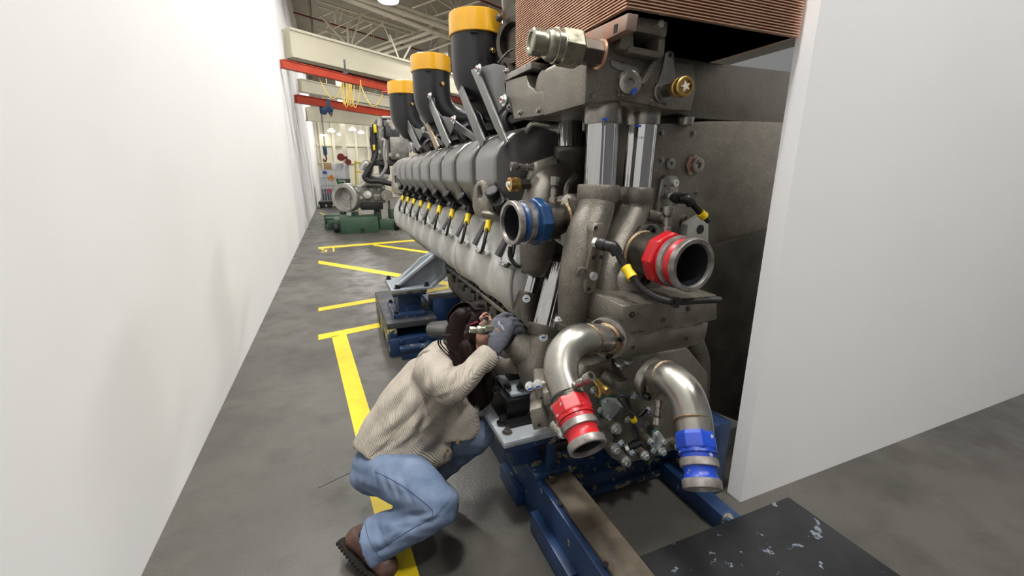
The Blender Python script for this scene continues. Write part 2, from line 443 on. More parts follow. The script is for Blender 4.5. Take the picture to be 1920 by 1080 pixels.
def cord(pts, w, r, m, name, label, cat, group=None, sm=8):
    o = G().tube([P(a, b, w=w) for a, b in pts], r, 6, sm).o(name, m); tag(o, label, cat, group); return o
cord([(598, 146), (606, 162), (615, 178), (626, 185), (635, 175), (641, 155)], 11.2, .012, CREAMCORD, 'festoon_cable', 'wide yellow cable loop at the left end of the red rail', 'cable', 'festoon cables')
NAR = ('leftmost', 'second', 'middle', 'fourth', 'widest and rightmost')
for k, (x0, x1, yb) in enumerate(((641, 652, 194), (644, 655, 198), (649, 659, 195), (655, 664, 197), (657, 675, 199))):
    cord([(x0, 154 + k), (x0 + .5, 175), ((x0 + x1) / 2 - 2, yb), ((x0 + x1) / 2 + 2, yb), (x1 - .5, 178), (x1, 157 + k)], 11.2 + k * .06, .012, CREAMCORD,
         'festoon_cable', NAR[k] + ' of the narrow yellow cable loops bunched under the red rail', 'cable', 'festoon cables')
cord([(676, 150), (677, 161), (684, 178), (693, 194), (704, 198), (713, 188), (720, 173)], 11.4, .012, CREAMCORD, 'festoon_cable', 'yellow cable loop hanging nearest the left yellow cap', 'cable', 'festoon cables')
t = thing('festoon_trolley', 'small orange-red cable trolley under the upper red rail', 'trolley', P(727, 176, w=11.4))
fbox(717, 170, 731, 174, 12.6, .2).o('body', REDST, t, .01)
fbox(720, 174, 724, 178, 12.6, .1).o('cable_clamp', DKGREY, t, .01)
t = thing('rail_bracket', 'small grey bracket on the upper red rail', 'bracket', P(648, 138.7, z=P(600, 127, w=11).z))
q = P(648, 138.7, z=P(600, 127, w=11).z); G().box(q + V((0, .06, .03)), (.12, .1, .06)).o('clamp_plate', DKGREY, t, .01); G().box(q + V((0, .06, .2)), (.05, .05, .34)).o('hanger', DKGREY, t, .01)
zr = P(600, 184, w=14.5).z; q = P(613, 186.3, z=zr)
t = thing('chain_hoist', 'blue electric chain hoist on the lower red rail', 'hoist', P(612, 218, w=14.5))
G().box(q + V((0, .1, -.2)), (.16, .22, .42)).o('trolley', HOIST, t, .02)
fbox(598, 196, 613, 213, q.y - .05, .4).o('motor_housing', HOIST, t, .04)
fbox(613, 198, 625, 209, q.y, .3).o('gearbox', HOIST, t, .04)
fbox(616, 208, 624, 215, q.y + .05, .15).o('chain_guide', HOIST, t, .02)
G().tube([P(621, 214, y=16.15), P(620.6, 219, y=16.15)], .03, 6, 1).o('hook', BRASS, t)
t = thing('hook_block', 'small blue hook block hanging on thin ropes far back', 'hoist', P(609, 303, w=20))
G().tube([V((P(608, 276, w=20).x, P(608, 276, w=20).y, 8.99)), P(608.5, 276, w=20)], .012, 6, 1).o('rope', DKGREY, t)
G().tube([V((P(610.5, 276, w=20).x, P(610.5, 276, w=20).y, 8.99)), P(610, 276, w=20)], .012, 6, 1).o('rope', DKGREY, t)
a = P(609.5, 283, w=20); G().box(a, (.17, .15, .36)).o('block', HOIST, t, .03)
G().tube([P(609.5, 290, w=20), P(612, 296, w=20), P(611, 302, w=20), P(607.5, 302, w=20), P(607, 298, w=20)], .035, 8).o('hook', DRED, t)

# ---- roof trusses, pipes
def bar(parent, name, p1, p2, wpx, m, z=None, w=None):
    a = P(*p1, z=z) if z else P(*p1, w=w)
    b = P(*p2, z=z) if z else P(*p2, w=w)
    r = wpx * depth(a) / FPX / 2
    return G().tube([a, b], r, 4, 1).o(name, m, parent, smooth=False)
T = thing('roof_truss', 'beige roof truss with slanting web bars above the girder at left', 'roof truss', P(700, 40, z=8.2))
bar(T, 'chord', (596, 2), (800, 66), 5, BEIGE, z=8.2)
bar(T, 'chord', (596, 12), (800, 74), 3, BEIGE, z=8.1)
wT = depth(P(670, 25, z=8.2))
for p1, p2, wd in (((602, 30), (645, 78), 4), ((650, 20), (653, 84), 4), ((679, 24), (656, 90), 3.4), ((716, 44), (660, 88), 3), ((716, 40), (733, 80), 2.5), ((731, 66), (748, 110), 4), ((770, 86), (756, 112), 3)):
    bar(T, 'web_bar', p1, p2, wd, BEIGE, w=wT)
bar(T, 'brace', (625, 54), (696, 20), 2.2, BEIGE, w=wT - .4)
T = thing('roof_truss', 'beige roof joist rising right beyond the white pipes', 'roof truss', P(760, 62, z=8.4))
bar(T, 'chord', (688, 92), (860, 31), 4, BEIGE, z=8.4)
bar(T, 'chord', (760, 112), (850, 78), 4, BEIGE, z=8.0)
for p1, p2 in (((744, 58), (742, 80)), ((700, 70), (702, 56)), ((765, 90), (790, 66)), ((806, 92), (812, 60)), ((812, 92), (828, 66))): bar(T, 'web_bar', p1, p2, 1.6, BEIGE, w=depth(P(760, 62, z=8.4)))
T = thing('roof_truss', 'upper right roof joist behind the nearest yellow cap', 'roof truss', P(860, 14, z=8.6))
bar(T, 'chord', (808, 32), (935, -10), 3.4, BEIGE, z=8.6)
bar(T, 'chord', (770, 16), (830, -6), 3.4, BEIGE, z=8.7)
bar(T, 'chord', (905, 36), (945, 24), 3.4, BEIGE, z=8.4)
for p1, p2 in (((805, 4), (822, 30)), ((845, 2), (853, 16)), ((862, 2), (856, 16)), ((855, -6), (855, 16)), ((820, 0), (848, 17)), ((880, 14), (890, 30)), ((902, 12), (908, 30)), ((917, 8), (917, 34)), ((797, 10), (801, 28))):
    bar(T, 'web_bar', p1, p2, 1.4, BEIGE, w=depth(P(850, 12, z=8.6)))
T = thing('roof_truss', 'small beige joist at the far left under the roof deck', 'roof truss', P(620, 60, z=8.4))
for p1, p2 in (((596, 34), (634, 18)), ((596, 56), (650, 70)), ((596, 64), (614, 58)), ((668, 58), (704, 42)), ((650, 66), (700, 86)), ((640, 62), (680, 40))): bar(T, 'chord', p1, p2, 2.2, BEIGE, z=8.6)
for p1, p2 in (((627, 24), (629, 44)), ((637, 40), (642, 20)), ((695, 48), (697, 66)), ((612, 54), (620, 40))): bar(T, 'web_bar', p1, p2, 1.3, BEIGE, z=8.5)
def pipe(name, label, cat, p1, p2, wpx, m, z, couplings=(), group=None):
    a, b = P(*p1, z=z), P(*p2, z=z); d = (b - a).normalized(); r = wpx * depth(a.lerp(b, .5)) / FPX / 2
    t = thing(name, label, cat, a.lerp(b, .5) - V((0, 0, r)), group)
    t_ = (a.x + .85) / d.x if d.x > .05 else 2
    ca = d * min(max(t_, 0), 2.5)
    G().lathe(a - ca, d, [(0, r), ((b - a).length + ca.length, r)], 14).o('pipe', m, t)
    for px in couplings:
        f = (px - p1[0]) / (p2[0] - p1[0]); c = P(px, p1[1] + (p2[1] - p1[1]) * f, z=z)
        G().lathe(c - d * r * .6, d, [(0, r * 1.22), (r * 1.2, r * 1.22)], 14).o('coupling', m, t)
    return t
pipe('roof_pipe', 'lowest of the thick beige pipes crossing the roof', 'pipe', (645, -4), (845, 72), 9, BEIGE, 7.8, (722, 738, 806))
pipe('roof_pipe', 'middle of the thick beige pipes crossing the roof', 'pipe', (668, -6), (848, 56), 9, BEIGE, 7.9, (757, 820))
pipe('roof_pipe', 'uppermost of the thick beige pipes, right of the glaring lamp', 'pipe', (690, -8), (848, 47), 8, BEIGE, 8.1, (780, 800))
pipe('roof_pipe', 'upper beige pipe rising right toward the nearest yellow cap', 'pipe', (700, 97), (812, 58), 6, BEIGE, 7.9)
pipe('roof_pipe', 'lower beige pipe rising right toward the nearest yellow cap', 'pipe', (716, 102), (830, 64), 6, BEIGE, 7.8)
pipe('sprinkler_pipe', 'thin dark red sprinkler pipe under the roof at left', 'pipe', (596, 37), (832, 108), 2.4, DRED, 8.5)
pipe('sprinkler_pipe', 'thin dark red sprinkler pipe top right behind joist', 'pipe', (896, -2), (945, 18), 3.4, DRED, 8.5)

# ---- storage in the back
Yb = 25.0
t = thing('pallet', 'black plastic pallet under the caged liquid tank', 'pallet', P(618, 383, y=Yb))
z0 = 0.0
a, b = P(597, 380, y=Yb), P(638, 380, y=Yb)
G().bx(a.x, b.x, Yb, Yb + 1.1, .16, .3).o('deck', BLKP, t, .02)
for k in range(3): x = a.x + (b.x - a.x) * (k + .5) / 3; G().bx(x - .12, x + .12, Yb, Yb + 1.1, 0, .16).o('foot', BLKP, t, .01)
t = thing('liquid_tank', 'white caged liquid tank with grey lower half on black pallet', 'tank', P(616, 374, y=Yb))
WH = M('white_tank', (232, 234, 236), (224, 226, 230), .5, keep=True)
a, b = P(598, 318, y=Yb), P(631, 350, y=Yb)
zt = a.z; G().bx(a.x, b.x, Yb + .08, Yb + 1.02, .95, zt).o('upper_tank', WH, t, .05)
GT = M('grey_liquid', (126, 136, 150), (110, 120, 134), .4); G().bx(a.x, b.x, Yb + .08, Yb + 1.02, .32, .95).o('lower_tank', GT, t, .05)
for k in range(7):
    x = a.x + (b.x - a.x) * k / 6; G().tube([(x, Yb + .04, .3), (x, Yb + .04, zt)], .016, 6, 1).o('cage_bar', ZINC, t)
for k in range(5):
    z = .34 + (zt - .34) * k / 4; G().tube([(a.x, Yb + .03, z), (b.x, Yb + .03, z)], .016, 6, 1).o('cage_bar', ZINC, t)
fbox(605, 321, 613, 326, Yb + .02, .01).o('blue_label', M('blue_label', (70, 90, 190), None, .5), t, smooth=False)
c = P(621.5, 333.5, y=Yb + .01); s = .16
G().prism([c + V((s, 0, 0)), c + V((0, 0, s)), c + V((-s, 0, 0)), c + V((0, 0, -s))], (0, -.01, 0)).o('hazard_label', M('orange_label', (240, 150, 40), None, .5), t, smooth=False)
fbox(614, 354, 620, 361, Yb + .02, .01).o('pink_label', M('pink_label', (230, 70, 100), None, .5), t, smooth=False)
o = fbox(612, 306, 656, 336, Yb + 1.6, .25).o('foam_board', M('white_board', (232, 234, 236), (220, 222, 226), .6), None, .01); tag(o, 'stack of white boards behind the caged tank', 'board')
o = fbox(606, 305, 622, 318, Yb + 1.4, .15).o('cardboard_sheet', M('cardboard', (188, 152, 104), (172, 138, 92), .7), None, .01); tag(o, 'tan cardboard sheet leaning on the white boards', 'cardboard')
t = thing('storage_rack', 'grey rack carrying the white boards', 'rack', P(634, 372, y=Yb + 1.5))
for px in (613, 633, 655):
    a = P(px, 340, y=Yb + 1.6); G().bx(a.x - .04, a.x + .04, Yb + 1.6, Yb + 1.7, 0, a.z + .14).o('post', DKGREY, t, smooth=False)
a, b = P(610, 336, y=Yb + 1.6), P(657, 336, y=Yb + 1.6); G().bx(a.x, b.x, Yb + 1.55, Yb + 2.2, a.z - .08, a.z).o('shelf', DKGREY, t, smooth=False)
def tub(name, label, px0, py0, px1, py1, Y, m):
    a, b = P(px0, py0, y=Y), P(px1, py1, y=Y); t = thing(name, label, 'bin', (a.x, Y, 0))
    G().bx(a.x, b.x, Y, Y + .6, b.z, a.z - .05).o('body', m, t, .03); G().bx(a.x - .03, b.x + .03, Y - .03, Y + .63, a.z - .06, a.z).o('rim', m, t, .01)
    if b.z > .05:
        G().bx(a.x + .05, b.x - .05, Y + .05, Y + .55, 0, b.z).o('stand', DKGREY, t, smooth=False)
tub('storage_bin', 'green storage bin beside the caged tank', 632, 340, 646, 349, Yb + .5, M('green_bin', (30, 140, 84), None, .5))
tub('storage_bin', 'orange storage bin below the green bin', 637, 353, 650, 366, Yb - .55, M('orange_bin', (206, 92, 52), None, .5))
t = thing('hose_reel', 'red hose reel on the cream column', 'hose reel', P(640, 300, y=26.6))
c = P(639, 295, y=26.7); G().lathe(c, (0, -1, 0), [(0, .2), (.04, .2), (.05, .12), (.2, .12), (.21, .2), (.25, .2)], 18).o('drum', DRED, t)
a = P(646, 296, y=26.8); G().box(a, (.3, .25, .16)).o('bracket', DRED, t, .02)
t = thing('hose_reel', 'dark red reel low on the column, right of the boards', 'hose reel', P(653, 306, y=26.4))
c = P(653, 304, y=26.5); G().lathe(c, (0, -1, 0), [(0, .16), (.04, .16), (.05, .1), (.2, .1), (.21, .16), (.25, .16)], 18).o('drum', DRED, t); G().box(c + V((0, .25, 0)), (.12, .4, .12)).o('bracket', DRED, t)
t = thing('guard_hoop', 'yellow tube guard hoop left of the second engine', 'guard rail', P(670, 345, y=22))
G().tube([V((P(666, 345, y=22).x, 22, 0)), P(666, 310, y=22), P(668, 305.5, y=22), P(676, 305, y=22), P(682, 305, y=22)], .035, 8).o('hoop_tube', YEL, t)
G().tube([P(666, 322, y=22), P(680, 322, y=22)], .03, 8, 1).o('cross_tube', YEL, t)

# ---- second engine on the green stand
Y2 = 13.2
ST = thing('engine_stand', 'green steel stand on wheels carrying the second engine', 'engine stand', P(670, 440, y=Y2))
fbox(637, 409, 711, 440, Y2, 1.0).o('front_beam', GREEN, ST, .02)
fbox(609, 409, 640, 420, Y2 + 1.6, .5).o('outrigger', GREEN, ST, .02)
fbox(607, 404, 613, 437, Y2 + 1.4, .3).o('outrigger_end', GREEN, ST, .02)
fbox(613, 415, 634, 430, Y2 + 1.3, .4).o('side_beam', GREEN, ST, .02)
fbox(626, 412, 640, 437, Y2 + .4, .8).o('corner_block', GREEN, ST, .02)
fbox(609, 404, 662, 410, Y2 + 2.2, 1.2).o('deck_beam', GREEN, ST, .02)
fbox(711, 412, 760, 434, Y2 + .6, .6).o('rear_beam', GREEN, ST, .02)
fbox(660, 398, 673, 411, Y2 + .8, .5).o('support_block', GREEN, ST, .02)
fbox(637, 396, 650, 405, Y2 + 2.4, .5).o('support_block', GREEN, ST, .02)
fbox(703, 395, 716, 411, Y2 + .9, .5).o('support_block', GREEN, ST, .02)
fbox(730, 392, 744, 412, Y2 + .9, .5).o('support_block', GREEN, ST, .02)
c = P(680, 432, y=Y2); G().lathe(c + V((0, .0, 0)), (0, -1, 0), [(0, .065), (.012, .06)], 18).o('lock_hole_shade', VOIDM, ST)  # dark disc painting the shade of the hole
for px in (682, 745, 632):
    c = P(px, 441, y=Y2 + .45); c.z = .14; G().lathe(c - V((.06, 0, 0)), (1, 0, 0), [(0, .12), (.02, .14), (.1, .14), (.12, .12)], 20).o('wheel', RUB, ST)
E2 = thing('second_engine', 'grey engine with black hoses on the green stand in the background', 'engine', P(690, 400, y=Y2 + .6))
Ye = Y2 + .5
c = P(656, 370, y=Ye + .4)
G().lathe(c, (-.55, -.83, 0), [(0, .42), (.3, .42), (.32, .4), (.32, .3), (.06, .27), (.06, .08), (.1, .08)], 28).o('flywheel_housing', LITGREY, E2)
fbox(668, 349, 724, 380, Ye + .1, 1.4).o('block', MIDGREY, E2, .04)
fbox(676, 378, 719, 393, Ye + .15, 1.0).o('sump', BLKP, E2, .04)
fbox(680, 326, 729, 337, Ye + .1, .7).o('cylinder_head', LITGREY, E2, .05)
fbox(684, 336, 722, 350, Ye + .3, .9).o('intake_manifold', MIDGREY, E2, .05)
G().tube([P(678, 348, y=Ye), P(690, 343, y=Ye), P(716, 345, y=Ye)], .09, 12).o('exhaust_manifold', LITGREY, E2)
G().tube([P(678, 318, y=Ye + .2), P(686, 306, y=Ye + .2), P(694, 316, y=Ye + .2), P(690, 328, y=Ye + .2)], .1, 12).o('turbo_duct', LITGREY, E2)
fbox(706, 222, 722, 300, Ye, .9).o('heat_exchanger', MIDGREY, E2, .03)
fbox(730, 256, 768, 300, Ye - .1, 1.0).o('cooler_box', MIDGREY, E2, .04)
fbox(722, 236, 750, 258, Ye + .1, .9).o('cooler_head', DKGREY, E2, .04)
fbox(716, 217, 734, 223, Ye + .1, .5).o('top_flange', LITGREY, E2, .02)
fbox(718, 223, 730, 238, Ye + .2, .3).o('thermostat', MIDGREY, E2, .03)
fbox(700, 300, 745, 310, Ye + .1, .8).o('wiring_rail', DKGREY, E2, .02)
fbox(712, 309, 732, 328, Ye + .4, .5).o('governor', DKGREY, E2, .04)
fbox(700, 364, 716, 376, Ye + .05, .1).o('control_box', MIDGREY, E2, .03)
fbox(666, 352, 673, 378, Ye + .05, .2).o('bell_rib', LITGREY, E2, .02)
fbox(656, 376, 661, 410, Ye, .15).o('front_leg', MIDGREY, E2, .02)
fbox(642, 384, 649, 402, Ye + .9, .15).o('front_leg', MIDGREY, E2, .02)
fbox(728, 376, 733, 402, Ye, .15).o('rear_leg', DKGREY, E2, .02)
c = P(726, 366, y=Ye - .02); G().lathe(c, (-.3, -.95, 0), [(0, .16), (.1, .16), (.1, .1), (.14, .1)], 20).o('pulley', STEEL, E2)
c = P(690, 366, y=Ye + .05); G().lathe(c, (-.2, -.95, .2), [(0, .13), (.1, .12), (.12, .05)], 16).o('pump', LITGREY, E2)
for (px, py) in ((672, 358), (677, 371), (696, 356), (710, 355), (683, 352), (720, 352)):
    c = P(px, py, y=Ye + .1); G().lathe(c, (0, -1, 0), [(0, .05), (.05, .05), (.05, .03), (.08, .03)], 10).o('boss', LITGREY, E2)
for (px, py) in ((710, 235), (718, 262), (710, 285), (732, 290), (745, 292), (737, 240), (728, 228)):
    c = P(px, py, y=Ye - .12 if px > 730 and py > 256 else Ye + .0); G().lathe(c, (0, -1, 0), [(0, .06), (.04, .06), (.04, .03), (.07, .03)], 10).o('boss', LITGREY, E2)
G().tube([P(706, 256, y=Ye - .05), P(708, 270, y=Ye - .05), P(707, 298, y=Ye - .05)], .035, 8).o('steel_line', STEEL, E2)
G().tube([P(722, 262, y=Ye - .05), P(720, 290, y=Ye - .05), P(724, 312, y=Ye - .05), P(714, 330, y=Ye)], .05, 8).o('steel_line', LITGREY, E2)
h1 = G().tube([P(703, 234, y=Ye - .2), P(701, 262, y=Ye - .2), P(704, 285, y=Ye - .2), P(699, 304, y=Ye - .3), P(690, 320, y=Ye - .3), P(684, 332, y=Ye - .3), P(692, 339, y=Ye - .3), P(712, 340, y=Ye - .3), P(742, 347, y=Ye - .3)], .075, 12).o('black_hose', RUB, E2)
G().tube([P(700, 238, y=Ye - .1), P(697, 262, y=Ye - .1), P(701, 290, y=Ye - .2), P(697, 306, y=Ye - .2), P(692, 326, y=Ye - .2), P(698, 334, y=Ye - .2), P(720, 342, y=Ye - .2), P(742, 345, y=Ye - .2)], .06, 12).o('black_hose', RUB, E2)
fbox(693, 236, 706, 262, Ye - .2, .2).o('hose_end_box', BLKP, E2, .04)
for (x0, y0, x1, y1) in ((700, 233, 707, 249), (699, 271, 704, 282), (694, 302, 702, 307), (734, 356, 738, 360)):
    fbox(x0, y0, x1, y1, Ye - .36, .12).o('yellow_clip', YEL, E2, .02)
# ================================================================ BLUE ENGINE STAND
STAND = thing('engine_stand', 'chipped blue steel stand under the big engine in front', 'engine stand', (1.1, 2.5, 0))
RX0, RX1, RZ = .745, .90, .26
G().bx(RX0, RX0 + .03, .75, 6.0, 0, RZ).o('rail', BLUE, STAND, .004)
G().bx(RX0 + .03, RX1, .75, 6.0, 0, .03).o('rail_foot', BLUE, STAND, .004)
G().bx(RX1 - .02, RX1, .75, 6.0, .03, RZ - .03).o('rail_web', BLUE, STAND, .004)
G().bx(RX0 + .032, RX1 + .01, .72, 1.50, RZ - .03, RZ + .012).o('top_bar', WOODST, STAND, .003, label='worn brown steel bar on the rail')
for px, py in ((1050, 944), (1135, 1058)):
    c = P(px, py, z=RZ + .012); G().lathe(c, (0, 0, 1), [(0, .012), (.001, .012)], 16).o('bolt_hole_shade', VOIDM, STAND)  # flat dark discs on the bar stand for shaded bolt holes
for y0, y1, hh in ((1.14, 1.50, .11), (1.66, 1.90, .09)):
    G().bx(.705, RX0, y0, y1, hh - .012, hh).o('side_bracket', BLUE, STAND, .003)
    G().bx(.705, .715, y0, y1, 0, hh - .012).o('side_bracket_plate', BLUE, STAND, .003)
    G().bx(.715, RX0, y0, y0 + .012, .0, hh - .015).o('side_bracket_rib', BLUE, STAND, .003)
# pad on the rail below the near mount
G().bx(RX0 - .01, RX1 + .02, 1.505, 1.86, RZ, RZ + .03).o('rail_pad', BLUE_W, STAND, .004)
c = P(1035, 898, z=RZ + .03); bolt(STAND, c, (0, 0, 1), .017, .018, STEEL_D)
# column carrying the near mount plate
PZ = .50
G().bx(.66, .80, 1.60, 1.86, RZ + .03, PZ - .035).o('column', BLUE, STAND, .006)
G().bx(.80, .84, 1.52, 1.55, RZ + .03, PZ - .035).o('column_rib', BLUE_W, STAND, .004)
G().bx(.585, .86, 1.515, 1.95, PZ - .06, PZ - .03).o('plate_frame', BLUE_W, STAND, .004)
G().bx(.58, .865, 1.51, 1.955, PZ - .03, PZ).o('mount_plate', LGREY_C, STAND, .004)
bolt(STAND, P(951, 811, z=PZ), (0, 0, 1), .016, .016, STEEL)
bolt(STAND, P(897, 741, z=PZ), (0, 0, 1), .016, .016, STEEL_D)
# black channel spacer on the plate
BP = M('black_spacer_steel', (32, 32, 34), (24, 24, 26), .35, .3)
G().bx(.63, .90, 1.60, 1.92, PZ, PZ + .012).o('spacer_base', BP, STAND, .004)
G().bx(.655, .90, 1.66, 1.672, PZ + .012, PZ + .10).o('spacer_web', BP, STAND, .003)
G().bx(.65, .90, 1.655, 1.90, PZ + .098, PZ + .11).o('spacer_top', BP, STAND, .003)
bolt(STAND, P(941, 792, z=PZ + .012), (0, 0, 1), .017, .016, BLKP)
# cross members
G().bx(RX1, 1.75, 1.58, 1.62, .02, .13).o('cross_beam', BLUE_W, STAND, .004)
G().bx(RX1, 1.75, 1.62, 1.80, .11, .145).o('cross_beam_top', BLUE_W, STAND, .004)
G().bx(RX1, 1.75, 1.555, 1.58, .02, .06).o('cross_beam_ledge', BLUE_W, STAND, .004)
G().bx(RX1, 1.30, 1.98, 2.06, .06, .2).o('rear_cross_beam', BLUE_W, STAND, .004)
G().bx(.925, 1.75, .55, 1.02, .2, .235).o('front_deck_plate', BLACKPL, STAND, .003, label='worn black steel plate at front of the stand')
G().bx(.925, 1.75, .99, 1.015, 0, .2).o('front_deck_web', BLUE, STAND, .003)
G().bx(1.52, 1.60, 1.07, 1.58, 0, .1).o('inner_rail', BLUE, STAND, .003)
G().bx(1.60, 1.75, 1.35, 4.0, 0, .42).o('far_rail', BLUE, STAND, .004)
# far pedestal with its post and grey bracket
PED = thing('pedestal', 'blue steel pedestal block with yellow scrapes, left of the engine', 'pedestal', (.6, 4.4, 0))
x0, x1, yp0, yp1 = .335, .80, 3.83, 5.05
YSCR = M('blue_paint_yellow_scrape', (38, 68, 112), (30, 54, 92), .42, 0, 4, chips=((206, 194, 120), .53, 9))
G().bx(x0, x1, yp0, yp1, .26, .315).o('top_plate', M('worn_blue_top', (56, 66, 82), (84, 84, 84), .38, .3, 5, chips=((120, 110, 100), .62, 12)), PED, .004)
G().bx(x0, x0 + .085, yp0, yp1, .17, .26).o('upper_side', YSCR, PED, .003)
G().bx(x1 - .1, x1, yp0, yp1, .17, .26).o('upper_side', BLUE_W, PED, .003)
G().bx(x0 + .085, x1 - .1, yp0 + .25, yp0 + .27, .17, .26).o('upper_shade_back', VOIDM, PED)  # dark panel paints the shade inside the hollow
G().bx(x0 + .01, x1, yp0 - .04, yp1, -.0, .17).o('lower_block', BLUE, PED, .006)
G().bx(x0, x0 + .01, yp0 - .02, yp1, .01, .17).o('lower_side', YSCR, PED, .002)
G().bx(x0 + .09, x1, yp0 - .14, yp0 - .04, .075, .11).o('front_ledge', BLUE_W, PED, .003)
G().bx(x0 + .10, x1, yp0 - .13, yp0 - .05, .0, .075).o('front_block', BLUE, PED, .003)
for k in range(2): G().bx(x0 - .002, x0 + .01, yp0 + .3 + k * .45, yp0 + .45 + k * .45, .03, .13).o('side_slot_shade', VOIDM, PED)  # slot shade as thin dark boxes on the side
for px, py in ((753, 640), (790, 635)): bolt(PED, P(px, py, y=yp0 - .04), (0, -1, 0), .022, .016, BLUE)
px0, px1_, py0, py1 = .47, .70, 4.02, 4.38
G().bx(px0 - .06, px1_ + .06, py0 - .07, py1 + .07, .315, .355).o('post_base', BLUE_W, PED, .004)
G().bx(px0, px1_ - .01, py0, py1, .355, .52).o('post', BLUE, PED, .006)
G().bx(px0 - .05, px1_ + .03, py0 - .05, py1 + .1, .52, .545).o('post_top', BLUE, PED, .003)
G().bx(px0 - .06, px1_ + .04, py0 - .06, py1 + .12, .545, .57).o('shim_plate', STEEL, PED, .002)
for x in (px0 - .03, px1_ + .03):
    for y in (py0 - .035, py1 + .03): bolt(PED, (x, y, .355), (0, 0, 1), .018, .02, BLKP)
G().bx(.80, 1.08, 4.0, 4.25, .10, .44).o('cross_box', BLUE, PED, .006)
# grey bracket: base, slanted web with flange, outline taken in the x-z plane
BR = []
yb0 = py0 - .05
G().bx(px0 - .06, px1_ + .1, yb0, py1 + .12, .57, .59).o('bracket_base', LGREY, PED, .004)
pts = [(px0 - .03, .59), (px1_ + .12, .59), (px1_ + .22, .66), (px1_ + .24, .80), (px1_ + .22, .92), (px0 + .25, .86)]
G().prism([V((a, yb0 + .12, b)) for a, b in pts], (0, .03, 0)).o('bracket_web', LGREY, PED, .003)
G().prism([V((px0 - .04, yb0 + .05, .59)), V((px0 - .005, yb0 + .05, .59)), V((px1_ + .2, yb0 + .05, .90)), V((px1_ + .18, yb0 + .05, .925))], (0, .22, 0)).o('bracket_flange', LGREY, PED, .003)
G().prism([V((px1_ + .08, yb0 + .05, .57)), V((px1_ + .12, yb0 + .05, .57)), V((px1_ + .26, yb0 + .05, .67)), V((px1_ + .26, yb0 + .05, .92)), V((px1_ + .225, yb0 + .05, .92)), V((px1_ + .22, yb0 + .05, .68))], (0, .24, 0)).o('bracket_flange', LGREY, PED, .003)
for (x, y) in ((px0 + .0, yb0 + .05), (px1_ + .05, yb0 + .05), (px0 - .03, py1 + .06)): bolt(PED, (x, y, .59), (0, 0, 1), .02, .03, BLKP, sock=True)
# ================================================================ THE BIG ENGINE
ENG = thing('engine', 'huge grey multi-cylinder industrial engine on the blue stand in front', 'engine', (1.3, 3.5, .33))
def poly(pxs, **pl): return [P(a, b, **pl) for a, b in pxs]
def plate_hole(outer, inner, vec):
    """ring-shaped plate: outer and inner 3D loops (convex-ish), extruded by vec"""
    vec = V(vec); n = vec.normalized(); c = sum((V(p) for p in inner), V()) / len(inner)
    u, w = perp(n)
    def resample(loop, N=40):
        pts = [V(p) for p in loop]; out = []
        for k in range(N):
            a = 2 * pi * k / N; d = u * cos(a) + w * sin(a); best = None
            for i in range(len(pts)):
                p, q = pts[i] - c, pts[(i + 1) % len(pts)] - c
                p2, q2 = V((p.dot(u), p.dot(w))), V((q.dot(u), q.dot(w))); e = q2 - p2; dd = V((cos(a), sin(a)))
                den = dd.x * (-e.y) + dd.y * e.x
                if abs(den) < 1e-9: continue
                t = (p2.x * (-e.y) + p2.y * e.x) / den; s = (dd.x * p2.y - dd.y * p2.x) / den
                if t > 0 and -1e-6 <= s <= 1 + 1e-6 and (best is None or t > best[0]): best = (t, c + p + (q - p) * s)
            out.append(best[1] if best else c)
        return out
    A, B = resample(outer), resample(inner); N_ = len(A)
    g = G(); vs = A + B + [p + vec for p in A] + [p + vec for p in B]; fs = []
    for i in range(N_):
        j = (i + 1) % N_
        fs += [(i, j, N_ + j, N_ + i), (2 * N_ + i, 3 * N_ + i, 3 * N_ + j, 2 * N_ + j), (i, 2 * N_ + i, 2 * N_ + j, j), (N_ + i, N_ + j, 3 * N_ + j, 3 * N_ + i)]
    g.add(vs, fs); return g

# ---- crankcase and sump
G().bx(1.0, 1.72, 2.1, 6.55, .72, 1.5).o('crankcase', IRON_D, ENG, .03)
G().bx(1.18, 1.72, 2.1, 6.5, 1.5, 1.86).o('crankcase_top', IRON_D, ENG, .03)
G().prism([V((x, 2.05, z)) for x, z in ((.99, .76), (1.68, .76), (1.62, .36), (1.12, .36), (1.02, .5))], (0, 2.2, 0)).o('oil_sump', IRON, ENG, .012)
G().bx(.935, 1.0, 1.95, 4.28, .755, .79).o('sump_flange', STEEL, ENG, .004)
for k in range(24):
    y = 2.0 + k * .097
    g = G(); g.hexa((.962, y, .79), (0, 0, 1), .016, .03); g.o('flange_bolt', BLKP, ENG, smooth=False)
    if k % 2 == 0: G().bx(.935, .975, y - .012, y + .02, .715, .755).o('flange_nut', STEEL_D, ENG, .004)
for k in range(6): G().bx(.985, 1.0, 2.25 + k * .33, 2.45 + k * .33, .62, .70).o('sump_rib', IRON_D, ENG, .006)
c = P(835, 578, y=4.1); bolt(ENG, c, (-1, -.4, 0), .03, .04, STEEL)
G().tube([P(812, 618, y=3.70), P(905, 612, y=3.05)], .075, 20, 1).o('drain_pipe', ALU, ENG)

